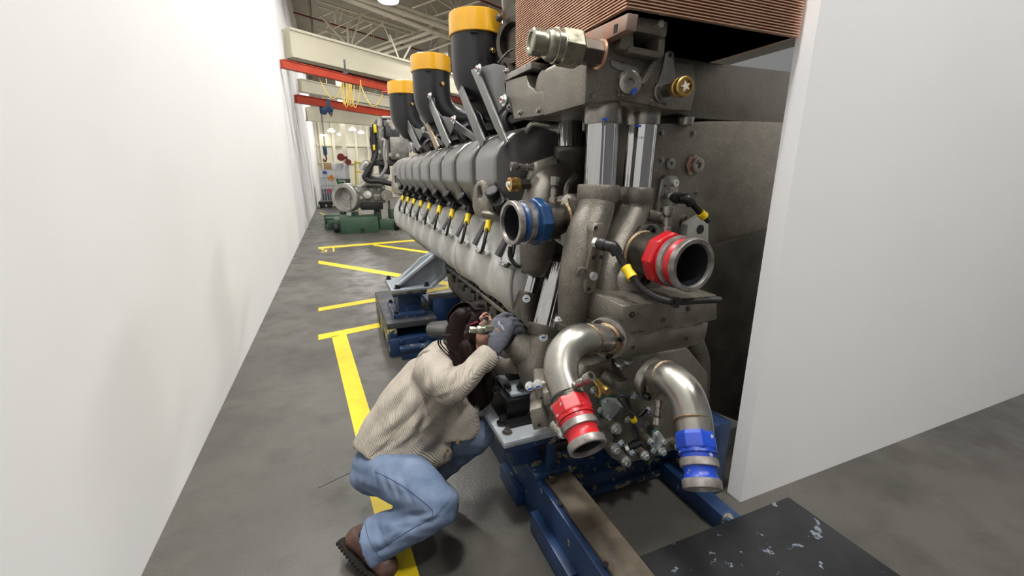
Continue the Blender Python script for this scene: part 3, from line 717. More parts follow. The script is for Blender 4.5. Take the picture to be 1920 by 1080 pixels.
# ---- valve covers: one profile, ten copies
NC, SP, Y0 = 10, .443, 2.21
prof = [(.80, 1.585), (.80, 1.72), (.83, 1.775), (.905, 1.84), (1.05, 1.892), (1.18, 1.86), (1.22, 1.78), (1.08, 1.40), (.965, 1.385), (.93, 1.40)]
g = G().prism([V((x, Y0, z)) for x, z in prof], (0, .335, 0))
cov = g.o('valve_cover', ALU, ENG, .045, 5)
G().prism([V((x, Y0 + .29, z)) for x, z in [(.865, 1.60), (.865, 1.70), (.93, 1.78), (1.06, 1.83), (1.16, 1.8), (1.05, 1.42), (.975, 1.43)]], (0, .19, 0)).o('cover_neck', ALU, cov, .02)
G().ball((.866, Y0 + .39, 1.605), (.022, .06, .03)).o('cover_boss', ALU, cov)
G().prism([V((x, Y0 + .03, z)) for x, z in [(.93, 1.385), (1.08, 1.385), (1.10, 1.35), (.94, 1.345)]], (0, .33, 0)).o('cover_base', STEEL_D, cov, .006)
for k in range(1, NC): copy_part(cov, (0, SP * k, 0))

# ---- lower manifold: a sandcast trunk with a lobe for each cylinder
sec = catmull([(1.04, 0, 1.40), (.92, 0, 1.345), (.845, 0, 1.24), (.80, 0, 1.13), (.795, 0, 1.02), (.825, 0, .92), (.90, 0, .86), (1.02, 0, .83)], 5)
ns = len(sec); Yend = Y0 + SP * NC
ny = 240
ya, yb = 1.98, Yend + .02
def trunk(i, j):
    y = ya + (yb - ya) * i / (ny - 1); p = sec[j]; s = j / (ns - 1)
    ph = (y - Y0 + .1) / SP
    l = abs(cos(pi * ph)) ** .7                       # lobe 1, valley 0
    up = max(0, 1 - abs(s - .32) / .34)
    up2 = max(0, 1 - abs(s - .62) / .5)
    inset = (.115 * up + .018 * up2) * (1 - l) - .008 * up2 * cos(4 * pi * ph)
    e = min((y - ya) / .12, (yb - y) / .2, 1); e = sqrt(max(e, 0) * (2 - max(e, 0)))
    c = V((1.02, 0, 1.08)); d = V((p.x, 0, p.z)) - c; L = d.length
    d = d * ((L - inset) / L) * (.80 + .20 * e)
    return V((c.x + d.x, y, c.z + d.z))
g = G().grid(trunk, ny, ns)
g.add([trunk(0, j) for j in range(ns)], [tuple(range(ns))]); g.add([trunk(ny - 1, j) for j in range(ns)], [tuple(range(ns))])
man = g.o('intake_manifold', ALU_CAST, ENG, angle=80)
for yr in (2.02, 3.15, 5.3):
    i = int((yr - ya) / (yb - ya) * ny)
    pts = [trunk(i, j) + (trunk(i, j) - V((1.02, yr, 1.08))).normalized() * .004 for j in range(12, ns)]
    G().tube(pts, .014, 8, 1).o('joint_band', ALU_CAST, man)

# ---- per-cylinder ignition coil, cable with yellow tag, foot flange, dark bar
CABS = []
def cyl(k):
    y = 2.42 + k * .432
    r = random.Random(k)
    bxs = G().box((.905, y + .20, 1.395), (.075, .10, .065), Matrix.Rotation(radians(35), 3, 'Y'))
    bxs.lathe((.92, y + .19, 1.41), (-.75, -.25, .65), [(0, .03), (.09, .03), (.09, .036), (.115, .036), (.12, .03)], 14)
    coil = bxs.o('ignition_coil', BLKP, ENG, .004)
    G().lathe((.875, y + .06, 1.385), (-.35, -.55, -.6), [(0, .022), (.04, .022), (.04, .017), (.09, .015)], 12).o('coil_connector', DKGREY, coil)
    cab = G().tube([(.88, y + .10, 1.41), (.855, y + .03, 1.39), (.832, y, 1.335), (.805, y - .04, 1.28), (.788, y - .05, 1.225), (.788, y - .01, 1.18), (.80, y + .06, 1.165)], .011, 10).o('sensor_cable', RUB, ENG)
    a, b = V((.848, y + .016, 1.365)), V((.823, y - .012, 1.30)); dd = b - a
    G().lathe(a, dd, [(0, .02), (dd.length * .33, .018), (dd.length * .66, .0205), (dd.length, .019)], 12).o('cable_tag', YEL, cab)
    G().tube([(.865, y + .09, 1.34), (.84, y + .055, 1.285), (.845, y + .075, 1.225), (.87, y + .11, 1.21)], .006, 8).o('sense_wire', ZINC, cab)
    fl = G().prism([V((.79, y - .035, 1.165)), V((.79, y + .14, 1.165)), V((.84, y + .15, 1.185)), V((.84, y - .025, 1.185))], (0.006, 0, -.012)).o('flange_foot', ZINC, ENG, .003)
    for q in (-.012, .115):
        g = G(); g.hexa((.80, y + q, 1.172), (-.3, 0, .95), .013, .014); g.o('flange_screw', ZINC, fl, smooth=False)
        G().box((.797, y + q, 1.188), (.004, .016, .006)).o('paint_mark', BLUEMARK, fl)
    G().prism([V((.89, y + .19, 1.335)), V((.89, y + .25, 1.335)), V((.805, y + .25, 1.195)), V((.805, y + .19, 1.195))], (.03, 0, -.02)).o('support_bar', DKGREY, ENG, .004)
for k in range(-1, 9): cyl(k)

# ---- lifting eyes
def eye(px0, py0, k, w):
    """plate with a slot, seen from the walkway side; foot bends in under the covers"""
    f = lambda pts: [P(px0 + (a - 886) * k, py0 + (b - 337) * k, w=w) for a, b in pts]
    out = f([(889, 352), (894, 342), (904, 337), (913, 341), (918, 352), (921, 378), (926, 392), (924, 410), (905, 409), (893, 403), (886, 392), (886, 372)])
    inn = f([(895.5, 352), (899, 347.5), (903, 350), (905, 366), (902, 372), (897, 370)])
    e = plate_hole(out, inn, FW * .045).o('lifting_eye', IRON, ENG, .005)
    q = f([(906, 400), (922, 403), (940, 408), (950, 402)])
    G().tube([q[0] + FW * .02, q[1] + FW * .01, q[2] + FW * .03, q[3] + FW * .08], [.03, .036, .036, .03], 12, flat=(.7, 1.1), hint=UP).o('eye_foot', IRON, e)
    return e
eye(886, 337, 1.0, 2.26); eye(734, 322, .62, 5.75)
for (px, py) in ((931, 373), (944, 392)):
    c = P(px, py, w=2.25); G().lathe(c, (-.6, -.35, .72), [(-.05, .03), (.03, .03), (.03, .037), (.06, .037), (.065, .03)], 14).o('ignition_coil', BLKP, ENG)

# ---- black air intake elbows with amber caps, grey struts
def strut(pa, x, th=.014, name='strut', m=None): return G().prism(poly(pa, x=x), (th, 0, 0)).o(name, m or GREYST, ENG, .003)
for k, (px, py) in enumerate(((892, 62), (808, 131), (757, 174))):
    c = P(px, py, z=2.55)
    R = .172
    el = G().tube([c, c + V((0, 0, -.16)), c + V((.01, 0, -.27)), c + V((.07, .0, -.37)), c + V((.18, 0, -.43)), c + V((.34, 0, -.44)), c + V((.5, 0, -.44))],
                  [R * .97, R * .97, R * .97, R * .93, R * .83, R * .66, R * .6], 36).o('intake_elbow', BLK, ENG, angle=60)
    G().lathe(c + V((0, 0, -.03)), (0, 0, 1), [(0, R * 1.02), (.004, R * 1.045), (.10, R * 1.05), (.13, R * 1.03), (.135, R * .98), (.125, R * .9), (.12, .001)], 40).o('end_cap', AMBER, el)
    b_ = c + V((.055, -R * .92, -.14))
    G().lathe(b_ + V((0, .02, 0)), (.33, -.94, 0), [(0, .028), (.022, .026)], 16).o('sensor_boss', BLK, el)
    G().hexa(b_ + V((.005, 0, 0)), (.33, -.94, 0), .018, .016).o('sensor_plug', BRASS, el)
    G().box(c + V((-.06, -R * .94, -.045)), (.05, .02, .008)).o('cap_tab', BLK, el)
    G().lathe(c + V((.40, 0, -.44)), (1, 0, 0), [(0, R * .72), (.05, R * .72)], 24).o('hose_clamp', STEEL, el)
strut([(882, 131), (893, 126), (951, 266), (946, 276), (927, 240)], .86)
strut([(851, 152), (860, 149), (908, 262), (903, 277), (890, 255)], .86)
strut([(797, 182), (805, 180), (843, 268), (838, 279), (828, 262)], .86)
strut([(778, 194), (783, 192), (822, 274), (817, 283), (808, 262)], .86, m=M('raw_tan_strut', (176, 152, 116), (150, 140, 126), .4, .6))
strut([(748, 211), (756, 208), (787, 276), (783, 284), (775, 270)], .86)
strut([(738, 218), (743, 216), (772, 280), (768, 286), (760, 268)], .86)
DKB = M('dark_gusset_paint', (92, 92, 92), (104, 104, 104), .45, .3)
strut([(893, 128), (925, 119), (945, 124), (950, 170), (946, 196), (934, 214), (938, 240), (932, 222), (905, 152)], .885, .01, 'gusset', DKB)
strut([(806, 182), (813, 184), (814, 200), (826, 217), (852, 222), (850, 240), (838, 262), (820, 215)], .885, .01, 'gusset', DKB)
strut([(756, 210), (762, 212), (764, 226), (776, 240), (795, 243), (790, 256), (784, 268), (768, 235)], .885, .01, 'gusset', DKB)
strut([(856, 160), (866, 172), (884, 200), (900, 214), (912, 244), (904, 258)], .90, .01, 'gusset', BLK)
for px, py in ((899, 130), (807, 180), (757, 210), (852, 224), (795, 243), (946, 188)):
    c = P(px, py, x=.86); bolt(ENG, c, (-1, -.1, .1), .02, .018, ZINC)
    G().box(c + V((-.024, -.004, .002)), (.004, .014, .010)).o('paint_mark', REDMARK, ENG)
G().prism(poly([(846, 222), (900, 262), (900, 272), (842, 236)], x=.95), (.02, 0, 0)).o('cross_brace', DKB, ENG, .003)
G().prism(poly([(792, 244), (830, 266), (830, 274), (790, 254)], x=.95), (.02, 0, 0)).o('cross_brace', DKB, ENG, .003)
G().bx(1.08, 1.5, 2.45, 6.4, 1.93, 2.08).o('air_plenum', BLK, ENG, .05)
G().bx(1.3, 1.65, 2.5, 6.4, 2.08, 2.28).o('plenum_top', STEEL_D, ENG, .05)
for k in range(7):
    y = 2.55 + k * .5
    G().tube([(1.05, y, 1.86), (1.0, y + .03, 1.95), (1.08, y + .06, 2.02), (1.2, y + .06, 2.02)], .022, 10).o('breather_hose', RUB, ENG)
    G().lathe((1.12, y + .2, 1.89), (-.3, -.2, 1), [(0, .04), (.07, .04), (.07, .03), (.1, .03)], 14).o('breather_fitting', STEEL_D, ENG)
# exhaust riser behind the cooler
c = P(976, 60, w=2.75)
ris = G().lathe((c.x, c.y, 1.95), (0, 0, 1), [(0, .105), (.6, .115), (.79, .12), (.80, .15), (.83, .15), (.83, .11)], 32).o('exhaust_riser', STEEL_D, ENG)
q = P(958, 76, w=2.62)
G().lathe(q + V((.08, .03, 0)), (-1, -.45, 0), [(0, .115), (.06, .12), (.075, .13), (.09, .13), (.09, .1), (.02, .095)], 32).o('riser_ring', STEEL_D, ris)
G().lathe(P(939, 35, w=2.6), (-1, -.4, 0), [(0, .018), (.02, .022), (.035, .012)], 12).o('riser_stud', STEEL_D, ris)
G().tube([P(934, 118, w=2.6), P(950, 100, w=2.6), P(962, 92, w=2.6)], .006, 8).o('riser_wire', BLKP, ris)

# ---- cooler core with copper fins
cz0, cz1, cy0, cy1, cx0, cx1 = 2.15, 2.76, 1.31, 2.24, .935, 1.76
G().bx(cx0 + .018, cx1 - .018, cy0 + .018, cy1 - .018, cz0, cz1).o('cooler_core', M('core_brown', (122, 92, 76), (104, 80, 68), .5, .5), ENG)
g = G()
z = cz0
while z < cz1:
    g.bx(cx0, cx1, cy0, cy1, z, z + .0040); z += .0098
g.o('cooling_fins', COPPER, ENG, smooth=False, kind='stuff', label='stacked thin copper cooling fins')
G().prism(poly([(1080, 70), (1178, 24), (1173, 56), (1098, 94)], x=.915), (.04, 0, 0)).o('cooler_side_plate', COPPER_P, ENG, .002)
G().prism(poly([(1151, 47), (1158, 44), (1156, 60), (1150, 63)], x=.913), (.004, 0, 0)).o('plate_slot_shade', VOIDM, ENG)  # dark sliver on the plate, painted slot shade
# ---- top housing casting
cast = [(945, 152), (946, 178), (957, 186), (963, 224), (1000, 219), (1042, 211), (1098, 194), (1104, 150), (1100, 95), (1062, 116), (1049, 122), (1042, 146), (1028, 168), (1004, 172), (990, 160), (986, 140)]
G().prism(poly(cast, x=.885), (.5, 0, 0)).o('cooler_housing', IRON, ENG, .008)
G().prism(poly([(946, 140), (996, 116), (996, 128), (946, 152)], x=.88), (.25, 0, 0)).o('housing_flange', STEEL, ENG, .002)
G().lathe(P(1016, 150, x=.90) + V((0, 0, -.03)), (1, 0, 0), [(0, .07), (.3, .07)], 28).o('housing_boss', IRON, ENG, .004)
bolt(ENG, P(950, 135, x=.90), (0, 0, 1), .014, .014)
# near block of the housing (front face)
fy = 1.43
G().prism(poly([(1096, 196), (1100, 92), (1130, 76), (1182, 60), (1190, 98), (1246, 104), (1246, 204), (1172, 188)], y=fy), (0, .34, 0)).o('housing_front', IRON, ENG, .012)
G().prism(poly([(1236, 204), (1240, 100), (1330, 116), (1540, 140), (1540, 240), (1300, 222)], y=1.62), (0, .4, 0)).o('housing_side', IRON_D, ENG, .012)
G().prism(poly([(1172, 54), (1179, 24), (1254, 38), (1250, 70)], y=1.37), (0, .2, 0)).o('clamp_plate', IRON, ENG, .006)
G().prism(poly([(1166, 56), (1188, 58), (1190, 96), (1162, 92)], y=1.385), (0, .12, 0)).o('clamp_leg', IRON, ENG, .006)
G().prism(poly([(1236, 68), (1249, 70), (1246, 106), (1234, 108)], y=1.385), (0, .12, 0)).o('clamp_leg', IRON, ENG, .006)
G().prism(poly([(1180, 84), (1248, 98), (1238, 110), (1178, 98)], y=1.38), (0, .14, 0)).o('clamp_shelf', IRON, ENG, .006)
G().prism(poly([(1188, 58), (1238, 68), (1236, 92), (1190, 84)], y=1.45), (0, .02, 0)).o('clamp_shade_sheet', VOIDM, ENG)  # dark sheet standing in for the shade of the pocket
G().prism(poly([(1226, 112), (1236, 112), (1212, 158), (1200, 158)], y=1.40), (0, .06, 0)).o('clamp_rib', IRON, ENG, .006)
for px, py, pl in ((1186, 22, 1.42), (1243, 36, 1.42)): bolt(ENG, P(px, py + 4, y=pl), (0, 0, 1), .017, .026)
G().lathe(P(1238, 45, y=1.37), (0, -1, 0), [(0, .012), (.008, .012), (.008, .006), (.001, .006)], 16).o('socket_screw', ZINC, ENG)
# sensor tab and hexagon plug on the front
G().prism(poly([(1145, 111), (1160, 112), (1190, 122), (1206, 136), (1196, 140), (1160, 132), (1146, 124)], y=fy - .006), (0, .012, 0)).o('sensor_tab', STEEL, ENG, .003)
pl = G().lathe(P(1177, 158, y=fy), (-.35, -.93, 0), [(0, .048), (.012, .048), (.014, .041), (.032, .04), (.034, .036), (.034, .015), (.02, .014)], 32).o('screw_plug', STEEL, ENG)
G().box(P(1189, 171, y=fy - .043), (.012, .003, .026), Matrix.Rotation(radians(35), 3, 'Y')).o('paint_mark', BLUEMARK, pl)
# lug plate and brass fitting
lug = G().prism(poly([(1248, 98), (1256, 93), (1264, 98), (1266, 140), (1262, 178), (1252, 196), (1238, 192), (1231, 176), (1236, 150), (1243, 126)], y=1.42), (0, .03, 0)).o('lug_plate', STEEL, ENG, .004)
G().lathe(P(1257, 103, y=1.419), (0, -1, 0), [(0, .007), (.001, .007)], 14).o('lug_hole_shade', VOIDM, lug)  # hole shade as a dark disc on the lug
c0, c1 = P(1243, 172, y=1.42), P(1288, 161, y=1.27)
d = (c1 - c0); L = d.length; d.normalize()
fit = G().lathe(c0, d, [(-.02, .04), (.006, .04), (.008, .034), (.02, .034)], 24).o('brass_fitting', STEEL, ENG, label='brass capped fitting')
G().lathe(c0 + d * .02, d, [(0, .024), (.06, .024)], 6).o('hex_adapter', STEEL_D, fit, smooth=False)
G().lathe(c0 + d * .08, d, [(0, .024), (.012, .033), (.03, .033), (.032, .029), (.04, .029), (.042, .034), (.062, .034), (.066, .03), (.066, .024), (.056, .022)], 24).o('brass_collar', BRASS, fit)
g = G(); u, w_ = perp(d)
star = []
for i in range(10):
    rr = .019 if i % 2 == 0 else .008; star.append(c0 + d * .136 + (u * cos(i * pi / 5) + w_ * sin(i * pi / 5)) * rr)
G().prism(star, d * .012).o('star_insert', WHITEP, fit)
# big hydraulic quick coupling at the top left
def quick(c0, d, s=1.0, name='hydraulic_coupling', fat=1.0):
    d = V(d).normalized(); t = None
    o = G().lathe(c0 + d * .075 * s, d, [(0, .056 * s * fat), (.006 * s, .06 * s * fat), (.07 * s, .06 * s * fat), (.075 * s, .054 * s * fat)], 6).o(name, OLIVE, ENG, .002, smooth=False)
    G().lathe(c0 + d * .0 * s, d, [(0, .042 * s * fat), (.075 * s, .042 * s * fat)], 6).o('hex_adapter', STEEL_D, o, .003, smooth=False)
    G().lathe(c0 - d * .006 * s, d, [(0, .047 * s * fat), (.008 * s, .047 * s * fat)], 24).o('copper_washer', COPPER, o)
    G().lathe(c0 + d * .148 * s, d, [(0, .054 * s * fat), (.02 * s, .054 * s * fat), (.022 * s, .05 * s * fat), (.036 * s, .05 * s * fat), (.05 * s, .043 * s * fat), (.052 * s, .036 * s * fat), (.062 * s, .036 * s * fat), (.064 * s, .041 * s * fat), (.10 * s, .041 * s * fat), (.104 * s, .037 * s * fat), (.104 * s, .028 * s * fat), (.098 * s, .026 * s * fat)], 32).o('coupling_nose', OLIVE, o)
    return o
c0 = P(1124, 102, x=.89); c1 = P(994, 77, y=c0.y + .02)
quick(c0, c1 - c0, (c1 - c0).length / .252)

# ---- chrome water tubes with collars
def chrome_tube(p0, p1, r, name='water_tube'):
    d = (p1 - p0); L = d.length; dn = d.normalized(); u, w_ = perp(d); n = 160; rn = random.Random(int(p0.x * 1e4))
    ph = [rn.uniform(0, 6.28) for _ in range(4)]
    def f(i, j):                                     # lengthwise flutes added to break the reflection into streaks
        a = 2 * pi * i / n
        k = 1 + .009 * sin(17 * a + ph[0]) + .006 * sin(29 * a + ph[1]) + .010 * sin(9 * a + ph[2]) + .0015 * sin(53 * a + ph[3])
        return p0 + dn * L * j + (u * cos(a) + w_ * sin(a)) * r * k
    g = G().grid(f, n, 2, True)
    for j in (0, 1): g.add([f(i, j) for i in range(n)], [tuple(range(n))])
    return g.o(name, CHROME, ENG)
def collar(parent, p, d, h, r, m, name='collar', n=32): return G().lathe(p, d, [(0, r * .97), (h * .06, r), (h * .94, r), (h, r * .97)], n).o(name, m, parent)
TM0, TM1 = P(1132, 194, y=1.52), P(1124, 352, y=1.50)
tm = chrome_tube(TM0, TM1, .061)
collar(tm, P(1132, 190, y=1.52), (0, 0, -1), .085, .073, STEEL, 'top_collar')
TR0, TR1 = P(1208, 205, y=1.58), P(1193, 356, y=1.56)
tr = chrome_tube(TR0, TR1, .061)
collar(tr, P(1208, 198, y=1.58), (0, 0, -1), .08, .071, STEEL, 'top_collar')
TL0, TL1 = P(1070, 206, w=2.19), P(1068, 286, w=2.19)
tl = chrome_tube(TL0, TL1, .060)
collar(tl, P(1068, 204, w=2.19), (0, 0, -1), .055, .074, STEEL, 'top_collar')
for px, py, w in ((1134, 224, 1.57), (1197, 236, 1.65), (1047, 219, 2.1)):
    G().box(P(px, py, w=w), (.022, .006, .008)).o('paint_mark', BLUEMARK, tm)
# ---- cast water elbows under the tubes
ec = G().lathe(P(1122, 346, y=1.50), (-.02, 0, -1), [(0, .079), (.006, .083), (.056, .083), (.066, .078)], 40).o('water_elbow', IRON, ENG)
G().tube([P(1121, 366, y=1.50), P(1114, 402, y=1.48), P(1098, 445, y=1.45), P(1088, 500, y=1.43), P(1080, 550, y=1.44), P(1074, 605, y=1.47)],
         [.074, .074, .079, .08, .072, .062], 28).o('elbow_body', IRON, ec)
base = G().lathe(P(1074, 602, y=1.47), (0, 0, -1), [(0, .066), (.003, .07), (.03, .07)], 28).o('elbow_flange', IRON_D, ec)
for px, py in ((1046, 601), (1093, 609)): bolt(ec, P(px, py, y=1.42), (0, 0, 1), .012, .012)
lp = G().prism(poly([(1112, 432), (1120, 418), (1133, 418), (1139, 432), (1134, 462), (1122, 500), (1118, 540), (1110, 552), (1100, 550), (1097, 538), (1101, 500), (1108, 470)], y=1.345), (0, .07, 0)).o('elbow_lug', IRON, ec, .006)
for px, py, r in ((1117, 427, .008), (1127, 482, .008), (1104, 542, .008), (1113, 483, .008)):
    G().lathe(P(px, py, y=1.344), (0, -1, 0), [(0, r), (.001, r)], 14).o('lug_hole_shade', VOIDM, lp)  # dark discs laid on the lug as hole shade
G().lathe(P(1112, 517, y=1.345), (-.2, -1, 0), [(0, .016), (.012, .016), (.013, .013), (.013, .007), (.006, .006)], 20).o('lug_plug', ZINC, lp)
G().lathe(P(1090, 510, y=1.365), (-.35, -1, 0), [(0, .024), (.016, .022), (.018, .017), (.006, .014)], 20).o('port_boss', IRON, ec)
ed = G().lathe(P(1192, 351, y=1.56), (-.05, 0, -1), [(0, .073), (.006, .077), (.056, .077), (.066, .072)], 40).o('water_elbow', IRON, ENG)
G().tube([P(1191, 370, y=1.56), P(1186, 402, y=1.55), P(1166, 445, y=1.50), P(1145, 500, y=1.45), P(1142, 560, y=1.42), P(1160, 610, y=1.40)],
         [.066, .066, .07, .076, .085, .09], 28).o('elbow_body', IRON, ed)
G().tube([P(1150, 505, y=1.44), P(1165, 530, y=1.40), P(1190, 562, y=1.36), P(1230, 590, y=1.36)], [.06, .07, .06, .04], 20).o('elbow_fairing', IRON, ed)
el = G().lathe(P(1069, 275, w=2.19), (0, 0, -1), [(0, .078), (.006, .083), (.07, .083), (.08, .076)], 36).o('water_elbow', IRON_D, ENG)
G().tube([P(1069, 296, w=2.19), P(1055, 325, w=2.17), P(1030, 350, w=2.12), P(1015, 385, w=2.08), P(1012, 440, w=2.06), P(1005, 490, w=2.08), P(1000, 505, w=2.1)],
         [.076, .082, .095, .1, .1, .08, .07], 28).o('elbow_body', IRON_D, el)
G().prism(poly([(1002, 304), (1042, 290), (1046, 306), (1018, 328), (998, 346), (988, 346)], w=2.08), (.03, .1, 0)).o('elbow_web', IRON, el, .006)
# ---- cam couplings (blue left, red right, red low, blue low)
def cam_coupling(c0, d, r, m, label, hexn=8, name='pipe_coupling', neck=.0):
    d = V(d).normalized()
    o = G().lathe(c0, d, [(0, r * .8), (0, r * .98), (.012, r * 1.06), (.048, r * 1.06), (.055, r * 1.0), (.055, r * .8)], hexn, False).o(name, m, ENG, .002, smooth=False, label=label)
    G().lathe(c0 + d * .05, d, [(0, r * .8), (0, r * .96), (.012, r * .98), (.014, r * .90), (.03, r * .88)], 36, False).o('front_band', m, o)
    G().lathe(c0 + d * .076, d, [(0, r * .8), (0, r * .93), (.002, r * .97), (.022, r * .97), (.024, r * .93), (.024, r * .8)], 36, False).o('wear_ring', COUPM, o)
    G().lathe(c0 + d * .098, d, [(0, r * .9), (.006, r * .84), (.016, r * .80), (.028, r * .84), (.036, r * .92)], 36, False).o('cam_groove', m, o)
    G().lathe(c0 + d * .132, d, [(0, r * .82), (0, r * .9), (.003, r * .97), (.022, r * .97), (.026, r * .94), (.026, r * .80), (.012, r * .76)], 40, False).o('mouth_ring', COUPM, o)
    G().lathe(c0 + d * .146, d, [(0, r * .76), (-.12, r * .74), (-.12, .0005)], 40, False).o('bore', BORE, o)
    return o
BORE = M('dark_bore', (52, 53, 58), (40, 41, 46), .5, .3)
bc = P(1017, 415, w=1.81); bd = V((-1, -.12, .0)).normalized()
co1 = cam_coupling(bc, bd, .094, COUPB, 'blue painted pipe coupling')
G().lathe(bc, -bd, [(-.005, .085), (.03, .085), (.03, .08), (.10, .08)], 36).o('pipe_stub', STEEL_D, co1)
G().lathe(bc - bd.normalized() * .085, -bd, [(0, .083), (.008, .089), (.016, .083)], 36).o('weld_bead', WELD, co1)
G().lathe(bc - bd.normalized() * .10, -bd, [(0, .105), (.02, .105)], 30).o('pipe_flange', IRON, co1)
G().prism(poly([(1050, 372), (1062, 362), (1090, 372), (1088, 440), (1072, 470), (1050, 462)], w=1.80), (.12, .06, 0)).o('flange_casting', IRON, co1, .01)
rc = P(1240, 483, y=1.215); rd = V((0, -1, 0))
co2 = cam_coupling(rc, rd, .094, COUPR, 'red painted pipe coupling at right')
G().lathe(rc, -rd, [(-.005, .085), (.02, .085), (.02, .08), (.12, .08)], 36).o('pipe_stub', STEEL_D, co2)
G().lathe(rc - rd * .095, -rd, [(0, .083), (.008, .089), (.016, .083)], 36).o('weld_bead', WELD, co2)
rf = G().prism(poly([(1188, 520), (1196, 440), (1206, 424), (1232, 420), (1250, 440), (1240, 540), (1200, 545)], y=1.33), (0, .03, 0)).o('pipe_flange', IRON_D, co2, .006)
for px, py in ((1219, 432), (1209, 526)): bolt(co2, P(px, py, y=1.33), (0, -1, 0), .014, .016, BLKP, sock=True)
def nozzle(parent, p0, p1, r, name='test_port'):
    d = p1 - p0; L = d.length
    o = G().lathe(p0, d, [(0, r), (L * .3, r), (L * .32, r * .75), (L * .4, r * .75), (L * .4, r * .9), (L * .62, r * .9), (L * .64, r * .72), (L * .7, r * .72), (L * .72, r * 1.12), (L * .78, r * 1.2), (L, r * 1.2), (L, r * .8), (L * .8, r * .7)], 18).o(name, STEEL, parent)
    G().lathe(p0 + d * .66, d, [(0, r * .78), (L * .03, r * .78)], 18).o('seal_ring', BLKP, o if parent is ENG else parent)
    return o
nozzle(ENG, P(1036, 388, w=1.80), P(1042, 332, w=1.78), .017)
nozzle(ENG, P(1249, 442, y=1.24), P(1253, 387, y=1.24), .016)
nozzle(ENG, P(1000, 314, w=2.05), P(958, 312, w=2.02), .017)
b0, b1 = P(992, 345, w=2.04), P(953, 346, w=2.0); d = (b1 - b0).normalized(); L = (b1 - b0).length
f2 = G().lathe(b0, d, [(0, .026), (L * .5, .026)], 6).o('brass_fitting', STEEL_D, ENG, smooth=False, label='brass capped fitting')
G().lathe(b0 + d * L * .45, d, [(0, .026), (.008, .033), (.022, .033), (.024, .028), (.03, .028), (.032, .033), (L * .5, .033), (L * .52, .024), (L * .48, .022)], 24).o('brass_collar', BRASS, f2)
G().lathe(b0 + d * L * .9, d, [(0, .016), (.018, .014)], 10).o('insert', WHITEP, f2)

# ---- tilted chrome tubes on the left front with clamps
def clampring(p, d, r, h, m, bolts): 
    o = G().lathe(p, d, [(0, r * .97), (h * .08, r), (h * .92, r), (h, r * .97)], 32).o('tube_clamp', m, ENG)
    for q in bolts:
        bolt(o, q, (-.4, -.8, .3), .014, .014)
        G().box(V(q) + V((-.008, -.017, .006)), (.018, .003, .006)).o('paint_mark', BLUEMARK, o)
    return o
A0, A1 = P(1052, 496, w=2.08), P(1021, 622, w=2.06)
chrome_tube(A0, A1, .061)
B0, B1 = P(1001, 515, w=2.28), P(990, 560, w=2.28)
chrome_tube(B0, B1, .058)
clampring(P(1003, 500, w=2.26), B1 - B0, .078, .05, IRON_D, [P(994, 510, w=2.16)])
clampring(P(992, 548, w=2.28), B1 - B0, .07, .04, IRON_D, [P(987, 560, w=2.18)])
G().tube([P(990, 558, w=2.28), P(985, 590, w=2.27), P(992, 630, w=2.25)], [.07, .062, .07], 24).o('cast_pipe', IRON_D, ENG)
clampring(P(1023, 610, w=2.05), A1 - A0, .082, .055, IRON_D, [P(1019, 632, w=1.97)])
G().tube([P(1022, 628, w=2.05), P(1015, 655, w=2.05), P(1006, 690, w=2.05), P(1002, 730, w=2.05)], [.078, .088, .095, .06], 28).o('pump_casting', IRON, ENG)
G().tube([P(1008, 672, w=2.06), P(985, 655, w=2.07), P(965, 636, w=2.10), P(952, 622, w=2.18)], [.09, .082, .078, .075], 28).o('suction_elbow', IRON, ENG)
wb = G().lathe(P(1010, 693, w=1.98), (-.25, -.9, .25), [(-.03, .03), (.004, .03), (.005, .012), (.016, .011)], 24).o('eye_washer', BRASS, ENG)
G().box(P(1010, 693, w=1.96), (.044, .004, .006), Matrix.Rotation(radians(-15), 3, 'Y')).o('paint_mark', BLUEMARK, wb)
G().prism(poly([(1000, 674), (1022, 670), (1020, 700), (1002, 704)], w=2.0), (.01, .02, 0)).o('washer_plate', IRON, wb, .004)

# ---- oil cooler box
oy = 1.165
box1 = G().prism(poly([(1168, 574), (1318, 556), (1345, 552), (1345, 600), (1316, 606), (1167, 631)], y=oy), (0, .30, 0)).o('thermostat_box', IRON, ENG, .008)
G().prism(poly([(1167, 631), (1316, 606), (1330, 604), (1322, 640), (1290, 652), (1180, 672), (1163, 672)], y=oy - .003), (0, .28, 0)).o('box_lower_half', IRON, box1, .008)
G().prism(poly([(1167, 629), (1318, 604), (1318, 607), (1167, 633)], y=oy - .005), (0, .02, 0)).o('box_seam', STEEL, box1)
G().lathe(P(1243, 600, y=oy), (0, -1, 0), [(0, .012), (.001, .012)], 18).o('cast_mark', IRON_D, box1)
for px, py in ((1162, 680), (1178, 675)): bolt(box1, P(px, py, y=oy + .06), (0, 0, -1), .013, .012)
# ---- stainless elbow 1 with red coupling
F1 = P(1137, 634, w=1.50); fd = V((-.82, -.5, -.02)).normalized()
s1 = G().tube([F1 - fd * .0, P(1108, 634, w=1.47), P(1078, 640, w=1.44), P(1056, 665, w=1.42), P(1052, 700, w=1.39), P(1062, 732, w=1.36), P(1066, 745, w=1.35)], [.05, .052, .055, .057, .057, .055, .054], 32).o('stainless_elbow', STAIN, ENG, label='stainless bent pipe with red coupling')
fl = G().lathe(F1 - fd * .02, fd, [(0, .073), (.003, .075), (.022, .075), (.024, .072), (.024, .05)], 40).o('round_flange', STEEL, s1)
G().lathe(F1 + fd * .004, fd, [(0, .052), (.007, .06), (.014, .053)], 32).o('weld_bead', WELD, s1)
w1 = P(1105, 635, w=1.467); G().lathe(w1, fd, [(0, .053), (.006, .0565), (.012, .053)], 32).o('weld_bead', WELD, s1)
